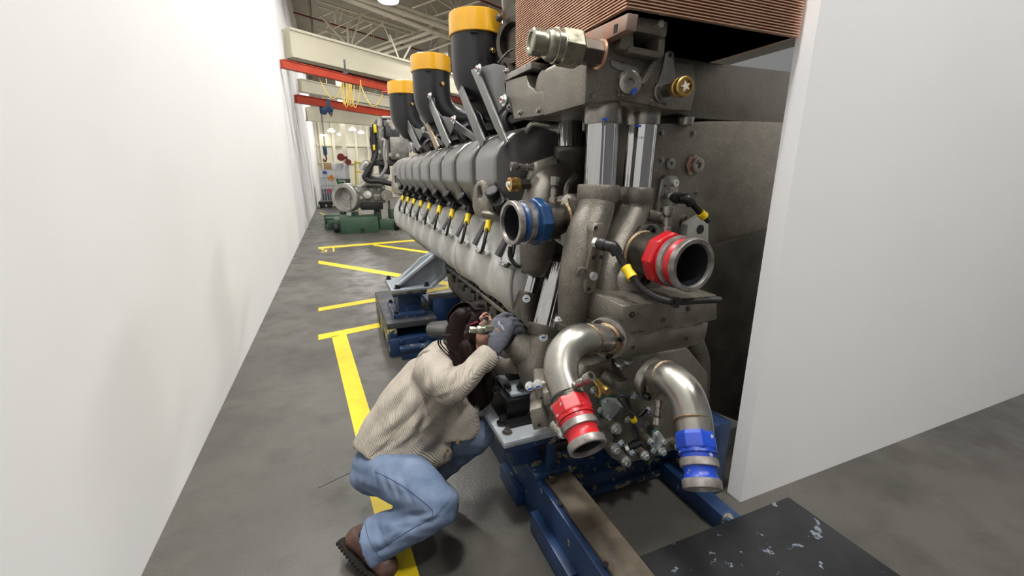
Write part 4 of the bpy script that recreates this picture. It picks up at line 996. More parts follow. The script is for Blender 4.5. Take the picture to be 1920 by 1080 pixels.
u, w_ = perp(fd)
for a in (.5, 1.9, 3.4, 5.2):
    bolt(s1, F1 + fd * .004 + (u * cos(a) + w_ * sin(a)) * .062, fd, .0105, .018, BLKP, sock=True, washer=False)
cb0, cb1 = P(1066, 748, w=1.345), P(1093, 815, w=1.265); cd = (cb1 - cb0)
w2 = P(1053, 706, w=1.385); G().lathe(w2 - cd.normalized() * .003, V((.05, 0, -1)), [(0, .057), (.006, .061), (.013, .057)], 32).o('weld_bead', WELD, s1)
G().lathe(cb0 - cd.normalized() * .012, cd, [(0, .054), (.006, .057), (.012, .053), (.018, .057), (.03, .056)], 32).o('pipe_thread', STEEL_D, s1)
co3 = cam_coupling(cb0 + cd.normalized() * .008, cd, .06, COUPR, 'red painted pipe coupling below the bent pipe')
nozzle(s1, P(1071, 727, w=1.33), P(1109, 705, w=1.27), .0135)
G().lathe(P(1070, 727, w=1.335), P(1109, 705, w=1.27) - P(1071, 727, w=1.33), [(0, .022), (.012, .017)], 20).o('weld_bead', WELD, s1)
# ---- stainless elbow 2 with blue coupling
F2 = P(1226, 712, w=1.52); fd2 = V((.12, -.98, -.1)).normalized()
s2 = G().tube([F2, P(1240, 706, w=1.46), P(1262, 714, w=1.40), P(1284, 738, w=1.36), P(1298, 775, w=1.33), P(1303, 808, w=1.31), P(1304, 818, w=1.305)], [.05, .052, .055, .056, .055, .054, .053], 32).o('stainless_elbow', STAIN, ENG, label='stainless bent pipe with blue coupling')
G().lathe(F2 - fd2 * .02, fd2, [(0, .078), (.003, .08), (.03, .08), (.033, .076), (.033, .05)], 40).o('round_flange', STEEL, s2)
G().lathe(F2 + fd2 * .012, fd2, [(0, .05), (.008, .058), (.016, .052)], 32).o('weld_bead', WELD, s2)
u, w_ = perp(fd2)
for a in (.7, 2.4, 3.9, 5.4):
    bolt(s2, F2 + fd2 * .013 + (u * cos(a) + w_ * sin(a)) * .064, fd2, .011, .018, BLKP, sock=True, washer=False)
G().lathe(P(1247, 706, w=1.44), P(1262, 714, w=1.40) - P(1240, 706, w=1.46), [(0, .053), (.005, .057), (.01, .053)], 32).o('weld_bead', WELD, s2)
c20, c21 = P(1302, 812, w=1.305), P(1312, 880, w=1.25); c2d = c21 - c20
G().lathe(P(1297, 785, w=1.325), c2d, [(0, .055), (.005, .0585), (.01, .055)], 32).o('weld_bead', WELD, s2)
cam_coupling(c20, c2d, .056, COUPB2, 'bright blue painted pipe coupling at lower right')
nozzle(s2, P(1236, 750, w=1.43), P(1232, 796, w=1.42), .0125)

# ---- front gear case with covers and bolts
gy = 1.42
G().prism(poly([(1098, 690), (1150, 672), (1290, 650), (1330, 700), (1330, 790), (1290, 812), (1262, 828), (1236, 846), (1206, 856), (1174, 868), (1152, 846), (1140, 806), (1108, 812), (1070, 806), (1050, 790), (1056, 740)], y=gy), (0, .2, 0)).o('gear_case', IRON, ENG, .02, 3)
G().prism(poly([(1128, 806), (1146, 800), (1158, 836), (1186, 858), (1172, 872), (1150, 862), (1134, 838)], y=gy - .03), (0, .06, 0)).o('case_arm', IRON, ENG, .015, 3)
G().prism(poly([(1102, 790), (1150, 786), (1166, 798), (1158, 812), (1108, 808)], y=gy - .035), (0, .06, 0)).o('case_arm', IRON, ENG, .012, 3)
G().prism(poly([(1160, 852), (1246, 826), (1284, 822), (1282, 838), (1236, 856), (1170, 872)], y=gy - .02), (0, .05, 0)).o('case_lower_rim', IRON, ENG, .012, 3)
G().lathe(P(1214, 790, y=gy), (0, -1, 0), [(0, .085), (.012, .085), (.014, .08), (.014, .001)], 40).o('machined_disc', STEEL, ENG)
G().prism(poly([(1000, 716), (1044, 714), (1062, 742), (1060, 770), (1052, 800), (1034, 806), (1010, 800), (996, 778), (994, 768), (1010, 756), (1003, 736)], w=1.72), (.05, .12, 0)).o('side_bracket', IRON, ENG, .012, 3)
G().prism(poly([(1018, 738), (1048, 726), (1054, 756), (1020, 762)], w=1.68), (.02, .06, 0)).o('bracket_pad', IRON, ENG, .006)
G().prism(poly([(992, 770), (1016, 762), (1030, 800), (1000, 808)], w=1.66), (.03, .06, 0)).o('bracket_foot', IRON, ENG, .006)
for px, py, w in ((1015, 746, 1.677), (992, 775, 1.657), (1011, 797, 1.657)): G().lathe(P(px, py, w=w), (-.4, -.9, 0), [(0, .006), (.002, .006)], 12).o('bracket_hole_shade', VOIDM, ENG)  # small dark discs painting shaded holes
sh = G().prism(poly([(1042, 782), (1058, 776), (1064, 800), (1052, 820), (1044, 812)], w=1.60), (.01, .02, 0)).o('gasket_plate', STEEL, ENG, .004)
def tri_cover(pts, y, bolts, ring=None):
    G0 = G().prism(poly(pts, y=y), (0, .01, 0)).o('cover_plate', ZINC, ENG, .003)
    c = sum((P(a, b, y=y) for a, b in pts), V()) / len(pts)
    G().prism([c + (P(a, b, y=y) - c) * 1.10 + V((0, .01, 0)) for a, b in pts], (0, .006, 0)).o('gasket', GASK, G0)
    for a, b in bolts:
        bolt(G0, P(a, b, y=y), (-.1, -1, 0), .009, .012); G().box(P(a + 2, b, y=y - .0135), (.004, .002, .012), Matrix.Rotation(-.5, 3, 'Y')).o('paint_mark', BLUEMARK, G0)
tri_cover([(1128, 752), (1138, 745), (1166, 748), (1170, 760), (1148, 786), (1138, 788), (1130, 778)], gy - .02, [(1137, 753), (1165, 758), (1141, 783)])
tri_cover([(1222, 838), (1226, 814), (1236, 808), (1248, 824), (1246, 832), (1228, 850)], gy - .05, [(1233, 816), (1245, 829), (1224, 845)])
G().lathe(P(1169, 766, y=gy - .02), (-.2, -1, 0), [(0, .02), (.014, .02), (.015, .015), (.003, .012)], 24).o('case_plug', STEEL, ENG)
for k, (px, py, r) in enumerate(((1112, 731, .011), (1125, 768, .01), (1187, 740, .013), (1214, 768, .011), (1176, 786, .011), (1154, 802, .018), (1153, 840, .017), (1164, 830, .011), (1173, 864, .017), (1208, 853, .016), (1184, 848, .011), (1219, 827, .012), (1240, 845, .016), (1271, 836, .015), (1053, 779, .011), (1053, 813, .012), (1293, 800, .014))):
    yy = gy - .045 if k > 4 else gy - .01
    p = P(px, py, y=yy) if px > 1060 else P(px, py, w=1.59)
    G().lathe(p + V((0, .06, 0)), (0, -1, 0), [(0, r * 1.7), (.06, r * 1.6)], 18).o('bolt_boss', IRON, ENG)
    bl = bolt(ENG, p, (-.1, -1, 0), r, r * 1.3)
    if r < .0135: G().box(p + V((0, -r * 1.65, 0)), (.004, .002, .014), Matrix.Rotation(-.4, 3, 'Y')).o('paint_mark', BLUEMARK, bl)
for px, py, w in ((993, 724, 1.75), (1008, 720, 1.72)):
    bolt(ENG, P(px, py, w=w), (-.3, -.8, .5), .013, .016); G().box(P(px + 1, py + 5, w=w - .03), (.016, .003, .006)).o('paint_mark', BLUEMARK, ENG)
# arm and pipe on the gear case, brass valve
G().tube([P(1130, 700, y=1.40), P(1160, 718, y=1.35), P(1180, 736, y=1.33)], .03, 14).o('cast_arm', IRON, ENG)
G().prism(poly([(1158, 716), (1180, 712), (1190, 730), (1180, 746), (1160, 734)], y=1.30), (0, .06, 0)).o('arm_foot', IRON, ENG, .006)
G().prism(poly([(1146, 672), (1152, 672), (1172, 708), (1170, 716), (1150, 700)], y=1.28), (0, .008, 0)).o('guard_tab', STEEL_D, ENG, .002)
G().lathe(P(1156, 690, y=1.30), (-.2, -1, 0), [(0, .02), (.006, .02), (.007, .008), (.003, .007)], 20).o('flat_screw', ZINC, ENG)
bv = G().lathe(P(1118, 715, w=1.42), P(1140, 735, w=1.36) - P(1118, 715, w=1.42), [(0, .012), (.03, .012), (.03, .010), (.05, .010), (.05, .014), (.07, .014), (.07, .008)], 12).o('brass_valve', BRASS, ENG)
G().tube([P(1122, 722, w=1.40), P(1124, 736, w=1.40), P(1122, 744, w=1.40)], .011, 10).o('valve_stem', BRASS, bv)
# dark structure behind and to the right
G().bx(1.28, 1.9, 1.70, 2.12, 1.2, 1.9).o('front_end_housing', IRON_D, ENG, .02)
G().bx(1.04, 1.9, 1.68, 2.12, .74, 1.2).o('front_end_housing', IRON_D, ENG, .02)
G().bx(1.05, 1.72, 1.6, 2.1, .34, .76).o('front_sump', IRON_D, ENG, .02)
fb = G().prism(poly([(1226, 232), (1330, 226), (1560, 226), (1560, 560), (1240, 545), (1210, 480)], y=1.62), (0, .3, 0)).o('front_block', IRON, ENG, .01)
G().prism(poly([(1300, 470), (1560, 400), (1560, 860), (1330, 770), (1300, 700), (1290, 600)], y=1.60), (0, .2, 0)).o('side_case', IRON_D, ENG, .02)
G().tube([P(1300, 640, y=1.52), P(1312, 680, y=1.50), P(1310, 760, y=1.50)], .05, 14).o('case_rib', IRON_D, ENG)
by = 1.62
pg = G().lathe(P(1298, 310, y=by), (0, -1, 0), [(0, .048), (.008, .048), (.01, .034), (.04, .034), (.042, .03), (.042, .014), (.03, .012)], 32).o('screw_plug', STEEL, ENG)
G().lathe(P(1298, 310, y=by - .014), (0, -1, 0), [(0, .0352), (.003, .0352)], 32).o('copper_washer', COPPER, pg)
for px, py in ((1300, 292), (1308, 303)): G().box(P(px, py, y=by - .044 if py > 300 else by - .011), (.004, .002, .018), Matrix.Rotation(0 if py < 300 else .7, 3, 'Y')).o('paint_mark', REDMARK, pg)
for px, py, r in ((1255, 307, .026), (1282, 412, .024)):
    o = G().lathe(P(px, py, y=by), (0, -1, 0), [(0, r), (.012, r), (.013, r * .9), (.013, r * .35), (.006, r * .3)], 24).o('threaded_boss', STEEL, ENG)
sp = G().prism(poly([(1243, 336), (1248, 329), (1268, 329), (1274, 338), (1270, 380), (1260, 408), (1236, 412), (1231, 400)], y=by - .03), (0, .03, 0)).o('sensor_plate', STEEL, ENG, .004)
for px, py in ((1247, 348), (1244, 369), (1240, 393)): G().lathe(P(px, py, y=by - .031), (0, -1, 0), [(0, .006), (.001, .006)], 12).o('plate_hole', VOIDM, sp)  # not cut through: dark discs paint the hole shade
G().lathe(P(1265, 343, y=by - .03), (0, -1, 0), [(0, .016), (.012, .016), (.012, .007), (.006, .006)], 20).o('plate_plug', ZINC, sp)
G().prism(poly([(1290, 420), (1330, 396), (1330, 470), (1286, 470)], y=1.52), (0, .05, 0)).o('corner_bracket', LITGREY, ENG, .01)
G().lathe(P(1313, 430, y=1.519), (0, -1, 0), [(0, .022), (.001, .022)], 20).o('bracket_hole_shade', VOIDM, ENG)  # dark disc on the bracket face, painted hole shade
G().tube([P(1212, 402, y=1.60), P(1232, 406, y=1.60), P(1245, 412, y=1.58)], .026, 14).o('cast_pipe', IRON, ENG)
G().lathe(P(1286, 226, y=1.60), (0, 0, 1), [(-.02, .034), (.0, .036), (.012, .036)], 24).o('drain_plug', STEEL, ENG)
for px, py, x in ((955, 200, .885), (975, 212, .885), (1010, 208, .885), (1060, 198, .885), (1078, 140, .885)):
    bolt(ENG, P(px, py, x=x), (-1, 0, 0), .011, .010, STEEL)
for px, py in ((1110, 180), (1160, 178), (1222, 190), (1112, 120)): bolt(ENG, P(px, py, y=fy), (0, -1, 0), .009, .008, STEEL)
for px, py in ((1240, 250), (1300, 250), (1305, 360), (1240, 300)): bolt(ENG, P(px, py, y=by), (0, -1, 0), .011, .010, STEEL)
for k in range(5):
    G().tube([(1.02, 2.12 + k * .03, 1.93), (.98, 2.2 + k * .03, 1.96), (1.0, 2.36 + k * .04, 2.0), (1.12, 2.5 + k * .04, 2.04)], .011, 8).o('harness_wire', RUB, ENG)
G().tube([P(985, 250, w=2.3), P(1000, 232, w=2.25), P(1030, 236, w=2.25)], .016, 10).o('oil_line', STEEL, ENG)
G().tube([P(1062, 380, w=1.95), P(1066, 350, w=1.98), P(1082, 330, w=2.0)], .02, 10).o('oil_line', STEEL_D, ENG)
for px, py in ((1185, 590), (1290, 578), (1185, 650), (1285, 634)): bolt(ENG, P(px, py, y=oy), (0, -1, 0), .008, .007, STEEL_D)
# ---- sensors with corrugated conduit
def conduit(pts, r, parent, name='conduit', n=10):
    path = catmull(pts, 26); g = G()
    rr = [r * (1.0 if i % 2 else .84) for i in range(len(path))]
    s = G(); s.tube(path, rr, n, 1)
    return s.o(name, RUB, parent, angle=20)
def plug(p0, p1, r, parent):
    d = p1 - p0; L = d.length
    o = G().lathe(p0, d, [(0, r * .75), (L * .2, r * .75), (L * .2, r * .95), (L * .25, r), (L * .6, r), (L * .62, r * .9), (L, r * .85)], 16).o('sensor_plug', BLKP, parent)
    G().lathe(p0 - d * .25, d, [(0, r * .8), (L * .25, r * .8)], 6).o('sensor_hex', ZINC, o, smooth=False)
    return o
k1 = plug(P(1120, 455, y=1.33), P(1146, 462, y=1.28), .0235, ENG)
G().tube([P(1142, 461, y=1.28), P(1150, 463, y=1.27), P(1158, 476, y=1.26)], .021, 14).o('plug_elbow', BLKP, k1)
cd1 = conduit([P(1157, 473, y=1.26), P(1168, 493, y=1.22), P(1186, 520, y=1.17), P(1208, 545, y=1.13), P(1236, 560, y=1.10), P(1268, 566, y=1.09), P(1322, 563, y=1.09), P(1350, 562, y=1.09)], .0125, ENG)
a, b_ = P(1173, 501, y=1.205), P(1186, 521, y=1.17)
G().lathe(a, b_ - a, [(0, .019), ((b_ - a).length * .4, .0165), ((b_ - a).length, .019)], 12).o('cable_tag', YEL, cd1)
G().box(P(1267, 567, y=1.08), (.02, .02, .034), Matrix.Rotation(.2, 3, 'Y')).o('cable_tie', BLKP, cd1)
k2 = plug(P(1262, 370, y=1.55), P(1280, 373, y=1.48), .025, ENG)
G().tube([P(1278, 373, y=1.48), P(1288, 373, y=1.46), P(1297, 382, y=1.45)], .022, 14).o('plug_elbow', BLKP, k2)
cd2 = conduit([P(1296, 381, y=1.45), P(1306, 391, y=1.43), P(1316, 402, y=1.42), P(1330, 415, y=1.41)], .014, ENG)
a, b_ = P(1313, 399, y=1.42), P(1322, 408, y=1.415); G().lathe(a, b_ - a, [(0, .019), (.03, .019)], 12).o('cable_tag', YEL, cd2)
k3 = conduit([P(1174, 742, y=1.33), P(1180, 765, y=1.31), P(1188, 790, y=1.30), P(1198, 815, y=1.30), P(1203, 828, y=1.31)], .010, ENG)
a, b_ = P(1186, 783, y=1.30), P(1191, 793, y=1.30); G().lathe(a, b_ - a, [(0, .0145), (.02, .0145)], 12).o('cable_tag', YEL, k3)
plug(P(1180, 838, y=1.33), P(1204, 828, y=1.30), .02, ENG)
G().tube([P(1180, 742, w=1.5), P(1160, 748, w=1.5), P(1196, 782, y=1.36), P(1214, 768, y=1.36)], .006, 8).o('clip_wire', BLKP, ENG)
k4 = conduit([P(957, 462, w=2.05), P(956, 478, w=2.05), P(964, 494, w=2.05), P(976, 500, w=2.08)], .012, ENG)
G().prism(poly([(950, 486), (966, 494), (964, 498), (949, 490)], w=2.07), (.02, .02, 0)).o('flange_foot', ZINC, k4, .002)
conduit([P(1300, 600, y=1.4), P(1312, 584, y=1.36), P(1330, 572, y=1.36)], .016, ENG)
# grey mounting bracket of the near corner
NB = G().bx(.68, .92, 1.67, 1.90, .612, .632).o('mount_bracket', LGREY, ENG, .006, label='light grey mounting foot')
G().prism(poly([(936, 722), (972, 688), (980, 712), (978, 728)], y=1.88), (0, .015, 0)).o('gusset', LGREY, NB, .002)
G().prism(poly([(960, 742), (988, 716), (1000, 740), (998, 750), (964, 748)], y=1.71), (0, .015, 0)).o('gusset', LGREY, NB, .002)
G().bx(.72, .90, 1.80, 1.86, .632, .648).o('bolt_bar', BLKP, NB, .003)
for px, py in ((930, 728), (950, 722), (977, 722)): bolt(NB, P(px, py + 4, z=.648), (0, 0, 1), .016, .018, BLKP)
G().prism([V((.90, 1.68, .632)), V((.90, 1.90, .632)), V((1.04, 1.90, .632)), V((1.04, 1.68, .632))], (0, 0, .2)).o('bracket_root', IRON_D, ENG, .01)
# hydraulic coupling in front of the woman's face
h0, h1 = P(948, 616, w=2.02), P(880, 619, w=1.98)
quick(h0, h1 - h0, (h1 - h0).length / .252, 'hydraulic_coupling', .62)
# ================================================================ THE WOMAN
def organic(name, g, m, parent, voxel=.012, it=6, disp=None, label=None):
    """closed overlapping shapes -> one continuous skin"""
    me = g.mesh('tmp', weld=False, smooth=False)
    ob = bpy.data.objects.new('tmp', me); COL.objects.link(ob)
    r = ob.modifiers.new('r', 'REMESH'); r.mode = 'VOXEL'; r.voxel_size = voxel; r.adaptivity = 0
    s = ob.modifiers.new('s', 'SMOOTH'); s.factor = .5; s.iterations = it
    bpy.context.view_layer.update()
    out = bpy.data.meshes.new_from_object(ob.evaluated_get(bpy.context.evaluated_depsgraph_get()))
    bpy.data.objects.remove(ob)
    if disp:
        out.update(); nr = [V(n.vector) for n in out.vertex_normals]
        for i, v in enumerate(out.vertices): v.co = V(v.co) + nr[i] * disp(V(v.co), nr[i])
    out.name = name; out.shade_smooth(); out.materials.clear(); out.materials.append(m)
    return put(name, out, parent, label=label)
SKIN = M('skin', (214, 158, 136), (224, 172, 150), .5, 0, 20, spec=.4)
SKIN.node_tree.nodes['Principled BSDF'].inputs['Subsurface Weight'].default_value = .15
SKIN.node_tree.nodes['Principled BSDF'].inputs['Subsurface Radius'].default_value = (.012, .005, .003)
CORD = M('beige_corduroy', (190, 181, 168), (176, 167, 154), .85, 0, 14, spec=.2, wave=(40, .55, (radians(20), radians(25), radians(40))))
DENIM = M('light_blue_denim', (132, 148, 174), (94, 112, 140), .85, 0, 9, lo=.3, hi=.7, spec=.2, bump=.35, bscale=420)
SEAM = M('denim_seam', (62, 82, 116), None, .9)
HAIRM = M('dark_brown_hair', (44, 29, 26), (28, 19, 18), .5, 0, 30, spec=.18)
LEATH = M('brown_leather', (96, 64, 48), (62, 41, 33), .5, 0, 14, bump=.35, bscale=70, rvar=.1)
SOLE = M('boot_sole', (30, 27, 26), (40, 36, 33), .8, spec=.2)
GLOVE = M('grey_knit_glove', (112, 114, 124), (100, 102, 112), .9, 0, 30, bump=.3, bscale=500, spec=.2)
COAT = M('black_glove_coating', (34, 36, 40), (26, 28, 32), .55, 0, 30, bump=.2, bscale=400)
WHITE = M('eye_white', (235, 232, 228), None, .3)
IRIS = M('eye_dark', (34, 24, 20), None, .2)
LIP = M('lip', (196, 112, 108), None, .45)
MAG = M('magenta_glasses_temple', (150, 24, 70), None, .3)
GOLDB = M('horn_button', (176, 140, 84), (140, 104, 60), .35)

ft = P(700, 1060, z=0)
WOM = thing('person', 'woman in beige corduroy shirt and light jeans crouching and reaching under the engine', 'person', ft)
# joints
pel = P(722, 850, w=2.02); hipR = P(712, 876, w=1.95); hipL = P(745, 838, w=2.14)
kneR, ankR = P(814, 944, w=1.78), P(698, 1022, w=1.82)
kneL, ankL = P(903, 812, w=2.10), P(792, 902, w=2.22)
chest, shR, shL, nek = P(812, 712, w=2.09), P(808, 692, w=2.0), P(862, 652, w=2.30), P(858, 650, w=2.14)
elR, wrR = P(846, 727, w=1.80), P(922, 664, w=1.985)
Hc = P(893, 614, w=2.12)
fwd = (RT * .80 + UP * .34 - FW * .38).normalized()
hup = (UP * .95 - RT * .30 + FW * .15); hup = (hup - fwd * hup.dot(fwd)).normalized()
hrt = fwd.cross(hup)
HM = Matrix((hrt, fwd, hup)).transposed()
def hl(x, y, z): return Hc + HM @ V((x, y, z))
# ---- body (head, neck, torso, limbs as one skin)
g = G()
g.ball(hl(0, -.012, .028), (.074, .094, .088), 24, 16, HM)
g.ball(hl(0, .028, -.05), (.060, .062, .062), 20, 14, HM)
g.ball(hl(0, .062, -.088), (.026, .026, .022), 14, 10, HM)
for s in (-1, 1):
    g.ball(hl(s * .038, .054, -.026), (.028, .030, .030), 14, 10, HM)
    g.ball(hl(s * .077, -.012, -.006), (.010, .020, .030), 12, 8, HM)
    g.ball(hl(s * .030, .074, .030), (.026, .014, .009), 12, 8, HM)
g.tube([hl(0, .080, .022), hl(0, .096, -.004), hl(0, .108, -.026)], [.010, .011, .013], 10)
g.ball(hl(0, .100, -.028), (.018, .013, .010), 12, 8, HM)
g.ball(hl(0, .080, -.062), (.024, .012, .012), 12, 8, HM)
g.tube([hl(0, -.01, -.05), hl(0, -.03, -.12), nek, chest], [.05, .05, .06, .08], 16)
g.tube([pel, pel.lerp(chest, .5), chest], [.09, .09, .10], 18)
g.tube([shL, chest, shR, elR, wrR, P(930, 652, w=1.99)], [.055, .09, .06, .042, .028, .03], 14)
g.tube([shL, P(930, 690, w=2.24), P(968, 684, w=2.2)], [.055, .04, .03], 14)
g.tube([pel, hipR, kneR], [.08, .06, .045], 14, 1); g.tube([kneR, P(770, 986, w=1.80), ankR, P(690, 1030, w=1.82)], [.045, .045, .04, .04], 14, 1)
g.tube([pel, hipL, kneL], [.06, .04, .025], 14, 1); g.tube([kneL, ankL], [.025, .025], 14, 1)
BODY = organic('body', g, SKIN, WOM, .0062, 3)
for s in (-1, 1):
    e = G().ball(hl(s * .030, .0745, .010), .0125, 14, 10).o('eye', WHITE, BODY)
    G().ball(hl(s * .030, .0845, .011), (.0062, .004, .0062), 12, 8, HM).o('iris', IRIS, BODY)
    G().tube([hl(s * .014, .088, .014), hl(s * .030, .091, .021), hl(s * .046, .081, .015)], .0022, 6).o('eyelash', HAIRM, BODY)
    G().tube([hl(s * .012, .094, .031), hl(s * .030, .094, .038), hl(s * .050, .080, .033)], [.003, .0042, .0025], 8).o('eyebrow', HAIRM, BODY)
G().tube([hl(-.022, .086, -.062), hl(0, .094, -.060), hl(.022, .086, -.062)], [.003, .006, .003], 8).o('lips', LIP, BODY)
# ---- safety glasses
gm, nt, b = nodes('clear_lens'); b.inputs['Transmission Weight'].default_value = 1; b.inputs['Roughness'].default_value = .03; b.inputs['IOR'].default_value = 1.15; b.inputs['Base Color'].default_value = (.96, .97, .98, 1)
GL = G()
def lens(i, j):
    a = -1.15 + 2.3 * i / 20; z = -.014 + .040 * j / 4
    return hl(.074 * sin(a), .028 + .079 * cos(a) , z)
GL.grid(lens, 21, 5); GLO = GL.o('safety_glasses', gm, WOM, angle=80)
sm = GLO.modifiers.new('thickness', 'SOLIDIFY'); sm.thickness = .002
for s in (-1, 1):
    G().tube([hl(s * .068, .058, .016), hl(s * .079, .03, .014), hl(s * .081, -.02, .012)], .0042, 8, flat=(1, 1.6), hint=(0, 0, 1)).o('temple', MAG, GLO)
G().tube([lens(i, 4) for i in range(21)], .0018, 6, 1).o('brow_bar', gm, GLO)
# ---- hair: a mass plus combed strands
rnd = random.Random(3)
g = G()
g.ball(hl(0, -.010, .036), (.085, .090, .088), 22, 14, HM)
g.ball(hl(0, .026, .090), (.064, .050, .028), 18, 12, HM)
g.ball(hl(.056, -.045, -.02), (.036, .050, .085), 16, 12, HM)
g.tube([hl(.03, -.03, .03), P(868, 618, w=2.08), P(864, 645, w=2.05), P(872, 680, w=2.03), P(886, 720, w=2.03), P(896, 752, w=2.06)], [.062, .074, .074, .06, .052, .03], 18, flat=(1, .7), hint=RT)
g.tube([hl(.0, -.045, .01), P(858, 640, w=2.08), P(876, 690, w=2.08), P(898, 730, w=2.10), P(890, 768, w=2.08)], [.055, .066, .065, .05, .016], 18, flat=(1, .7), hint=RT)
g.tube([P(895, 680, w=2.06), P(912, 715, w=2.08), P(914, 745, w=2.10), P(898, 770, w=2.12)], [.03, .035, .028, .01], 12)
g.ball(P(860, 601, w=2.08), .048, 16, 12); g.ball(P(853, 622, w=2.06), .050, 16, 12); g.ball(P(868, 592, w=2.08), .045, 16, 12)
HAIR = organic('hair', g, HAIRM, WOM, .008, 4, lambda p, n: .004 * noise.noise(V((p.x * 60, p.y * 60, p.z * 9))))
g = G()
hc = hl(0, -.010, .036)
for i in range(260):
    t = rnd.random(); q = rnd.uniform(-1, 1)
    g.tube([hl(.01 + .02 * t, .02 - .05 * t, .128), P(868 + 14 * q, 584 + 3 * rnd.random(), w=2.055), P(858 + 16 * q, 604, w=2.022 + .012 * q * q), P(853 + 16 * q, 628, w=2.000 + .014 * q * q), P(860 + 15 * q, 668, w=1.985 + .012 * q * q), P(878 + 14 * q, 712, w=1.99), P(890 + 10 * q, 744 + 18 * t, w=2.03)],
           [.0012, .0020, .0022, .0022, .002, .0016, .0005], 4, 4)
for i in range(620):
    u_ = rnd.random(); ph = -.15 + 2.5 * u_; jit = rnd.uniform(-.12, .12)
    def hp(lat, k=1.03 + .05 * rnd.random()):
        return hc + HM @ V((.086 * k * cos(lat) * cos(ph + jit), -.091 * k * cos(lat) * sin(ph + jit), .089 * k * sin(lat)))
    x0 = 886 - 46 * min(u_ * 1.25, 1) + rnd.uniform(-3, 3); w = 1.985 + .05 * abs(min(u_ * 1.25, 1) - .45) ** 1.5 * 3 + .012 * rnd.random()
    dx = rnd.uniform(-6, 6); e = rnd.random()
    part = [hl(.03 * rnd.random(), .03 - .02 * rnd.random(), .132), hp(1.0), hp(.45), hp(-.1)] 
    g.tube(part + [P(x0 + 2, 646, w=w), P(x0 + 7 + dx * .7, 678, w=w - .002), P(x0 + 18 + dx, 712, w=w + .005), P(x0 + 24 + dx * 1.6, 738 + 30 * e, w=w + .04)],
           [.0014, .002, .0022, .0022, .0022, .002, .0018, .0005], 4, 3)
for i in range(140):
    t = rnd.random()
    g.tube([hl(-.06 + .13 * t, .074 - .02 * abs(t - .5), .072), hl(-.06 + .135 * t, .035, .119 + .004 * rnd.random()), hl(-.055 + .14 * t, -.03, .125), hl(-.03 + .12 * t, -.092, .07), P(852 + 20 * t, 636, w=2.04)], [.0012, .0022, .0022, .0022, .001], 4, 4)
for pts in ([(845, 628), (826, 632), (823, 648), (838, 664), (850, 676), (853, 694)], [(848, 630), (829, 634), (827, 646), (842, 662), (854, 676), (856, 688)], [(846, 630), (832, 640), (846, 656), (856, 664), (862, 662)],
            [(905, 690), (922, 700), (930, 716), (926, 730)], [(908, 684), (926, 694), (934, 706), (930, 712)], [(844, 632), (830, 630), (821, 642), (834, 660), (848, 670)]):
    g.tube([P(a, b_, w=1.955 if a < 880 else 2.0) for a, b_ in pts], [.003, .0035, .003, .002], 6, 5)
g.o('hair_strands', HAIRM, HAIR, angle=80, kind='stuff')
# ---- shirt
g = G()
g.tube([P(728, 858, w=2.01), P(752, 812, w=2.03), P(788, 762, w=2.06), P(822, 712, w=2.10), P(846, 672, w=2.13)], [.170, .176, .185, .172, .105], 26, flat=(1.0, .98), hint=RT)
g.tube([shL, P(832, 676, w=2.14), P(806, 690, w=2.0)], [.075, .11, .092], 20)
g.tube([P(806, 690, w=2.0), P(828, 712, w=1.89), elR, P(880, 704, w=1.89), P(911, 672, w=1.965)], [.095, .088, .076, .062, .056], 22)
g.tube([shL, P(905, 684, w=2.26), P(945, 692, w=2.24), P(972, 682, w=2.2)], [.075, .062, .06, .05], 18)
g.tube([P(840, 740, w=2.1), P(856, 790, w=2.08), P(858, 822, w=2.07)], [.12, .12, .10], 20)
g.tube([P(700, 868, w=2.0), P(740, 856, w=1.96), P(790, 850, w=2.0), P(840, 838, w=2.06)], [.075, .085, .085, .06], 18)
def sfold(p, n):
    q = V((p.x, p.y, p.z))
    a = q.dot(RT) * .7 + q.dot(UP) * .7; b_ = q.dot(RT) * -.7 + q.dot(UP) * .7
    f = noise.noise(V((a * 5, b_ * 16, q.dot(FW) * 5))) * .017 + noise.noise(V((a * 14 + 5, b_ * 9, 3))) * .007
    for (px, py, w, ang, ln, wd, amp) in ((862, 700, 1.85, 62, .045, .010, -.010), (876, 692, 1.88, 58, .045, .009, -.009), (890, 686, 1.91, 55, .04, .008, -.008), (846, 700, 1.83, 80, .05, .011, -.010),
                                          (832, 738, 1.85, 25, .05, .010, -.009), (815, 716, 1.9, 100, .05, .012, -.010), (742, 806, 1.86, 40, .09, .014, -.012), (764, 832, 1.86, 30, .08, .012, -.010), (790, 800, 1.88, 52, .10, .015, -.012),
                                          (720, 840, 1.86, 35, .06, .012, -.009), (700, 800, 1.9, 60, .08, .012, -.009), (800, 768, 1.9, 70, .07, .013, -.011), (760, 740, 1.95, 55, .09, .013, -.009)):
        c = P(px, py, w=w); a_ = radians(ang); e1 = RT * cos(a_) + UP * sin(a_); e2 = UP * cos(a_) - RT * sin(a_)
        d_ = p - c; u_ = d_.dot(e1) / ln; v_ = d_.dot(e2) / wd
        if abs(u_) < 2.5 and abs(v_) < 4 and abs(d_.dot(FW)) < .14: f += amp * math.exp(-u_ * u_) * (math.exp(-v_ * v_) - .45 * math.exp(-((v_ - 2.0) ** 2)))
    return f
SHIRT = organic('shirt', g, CORD, WOM, .0095, 5, sfold)
cd_ = (wrR - elR).normalized()
G().lathe(P(899, 682, w=1.94), P(921, 662, w=1.985) - P(899, 682, w=1.94), [(0, .050), (.006, .057), (.055, .058), (.068, .056), (.068, .050), (.03, .045)], 28).o('cuff', CORD, SHIRT)
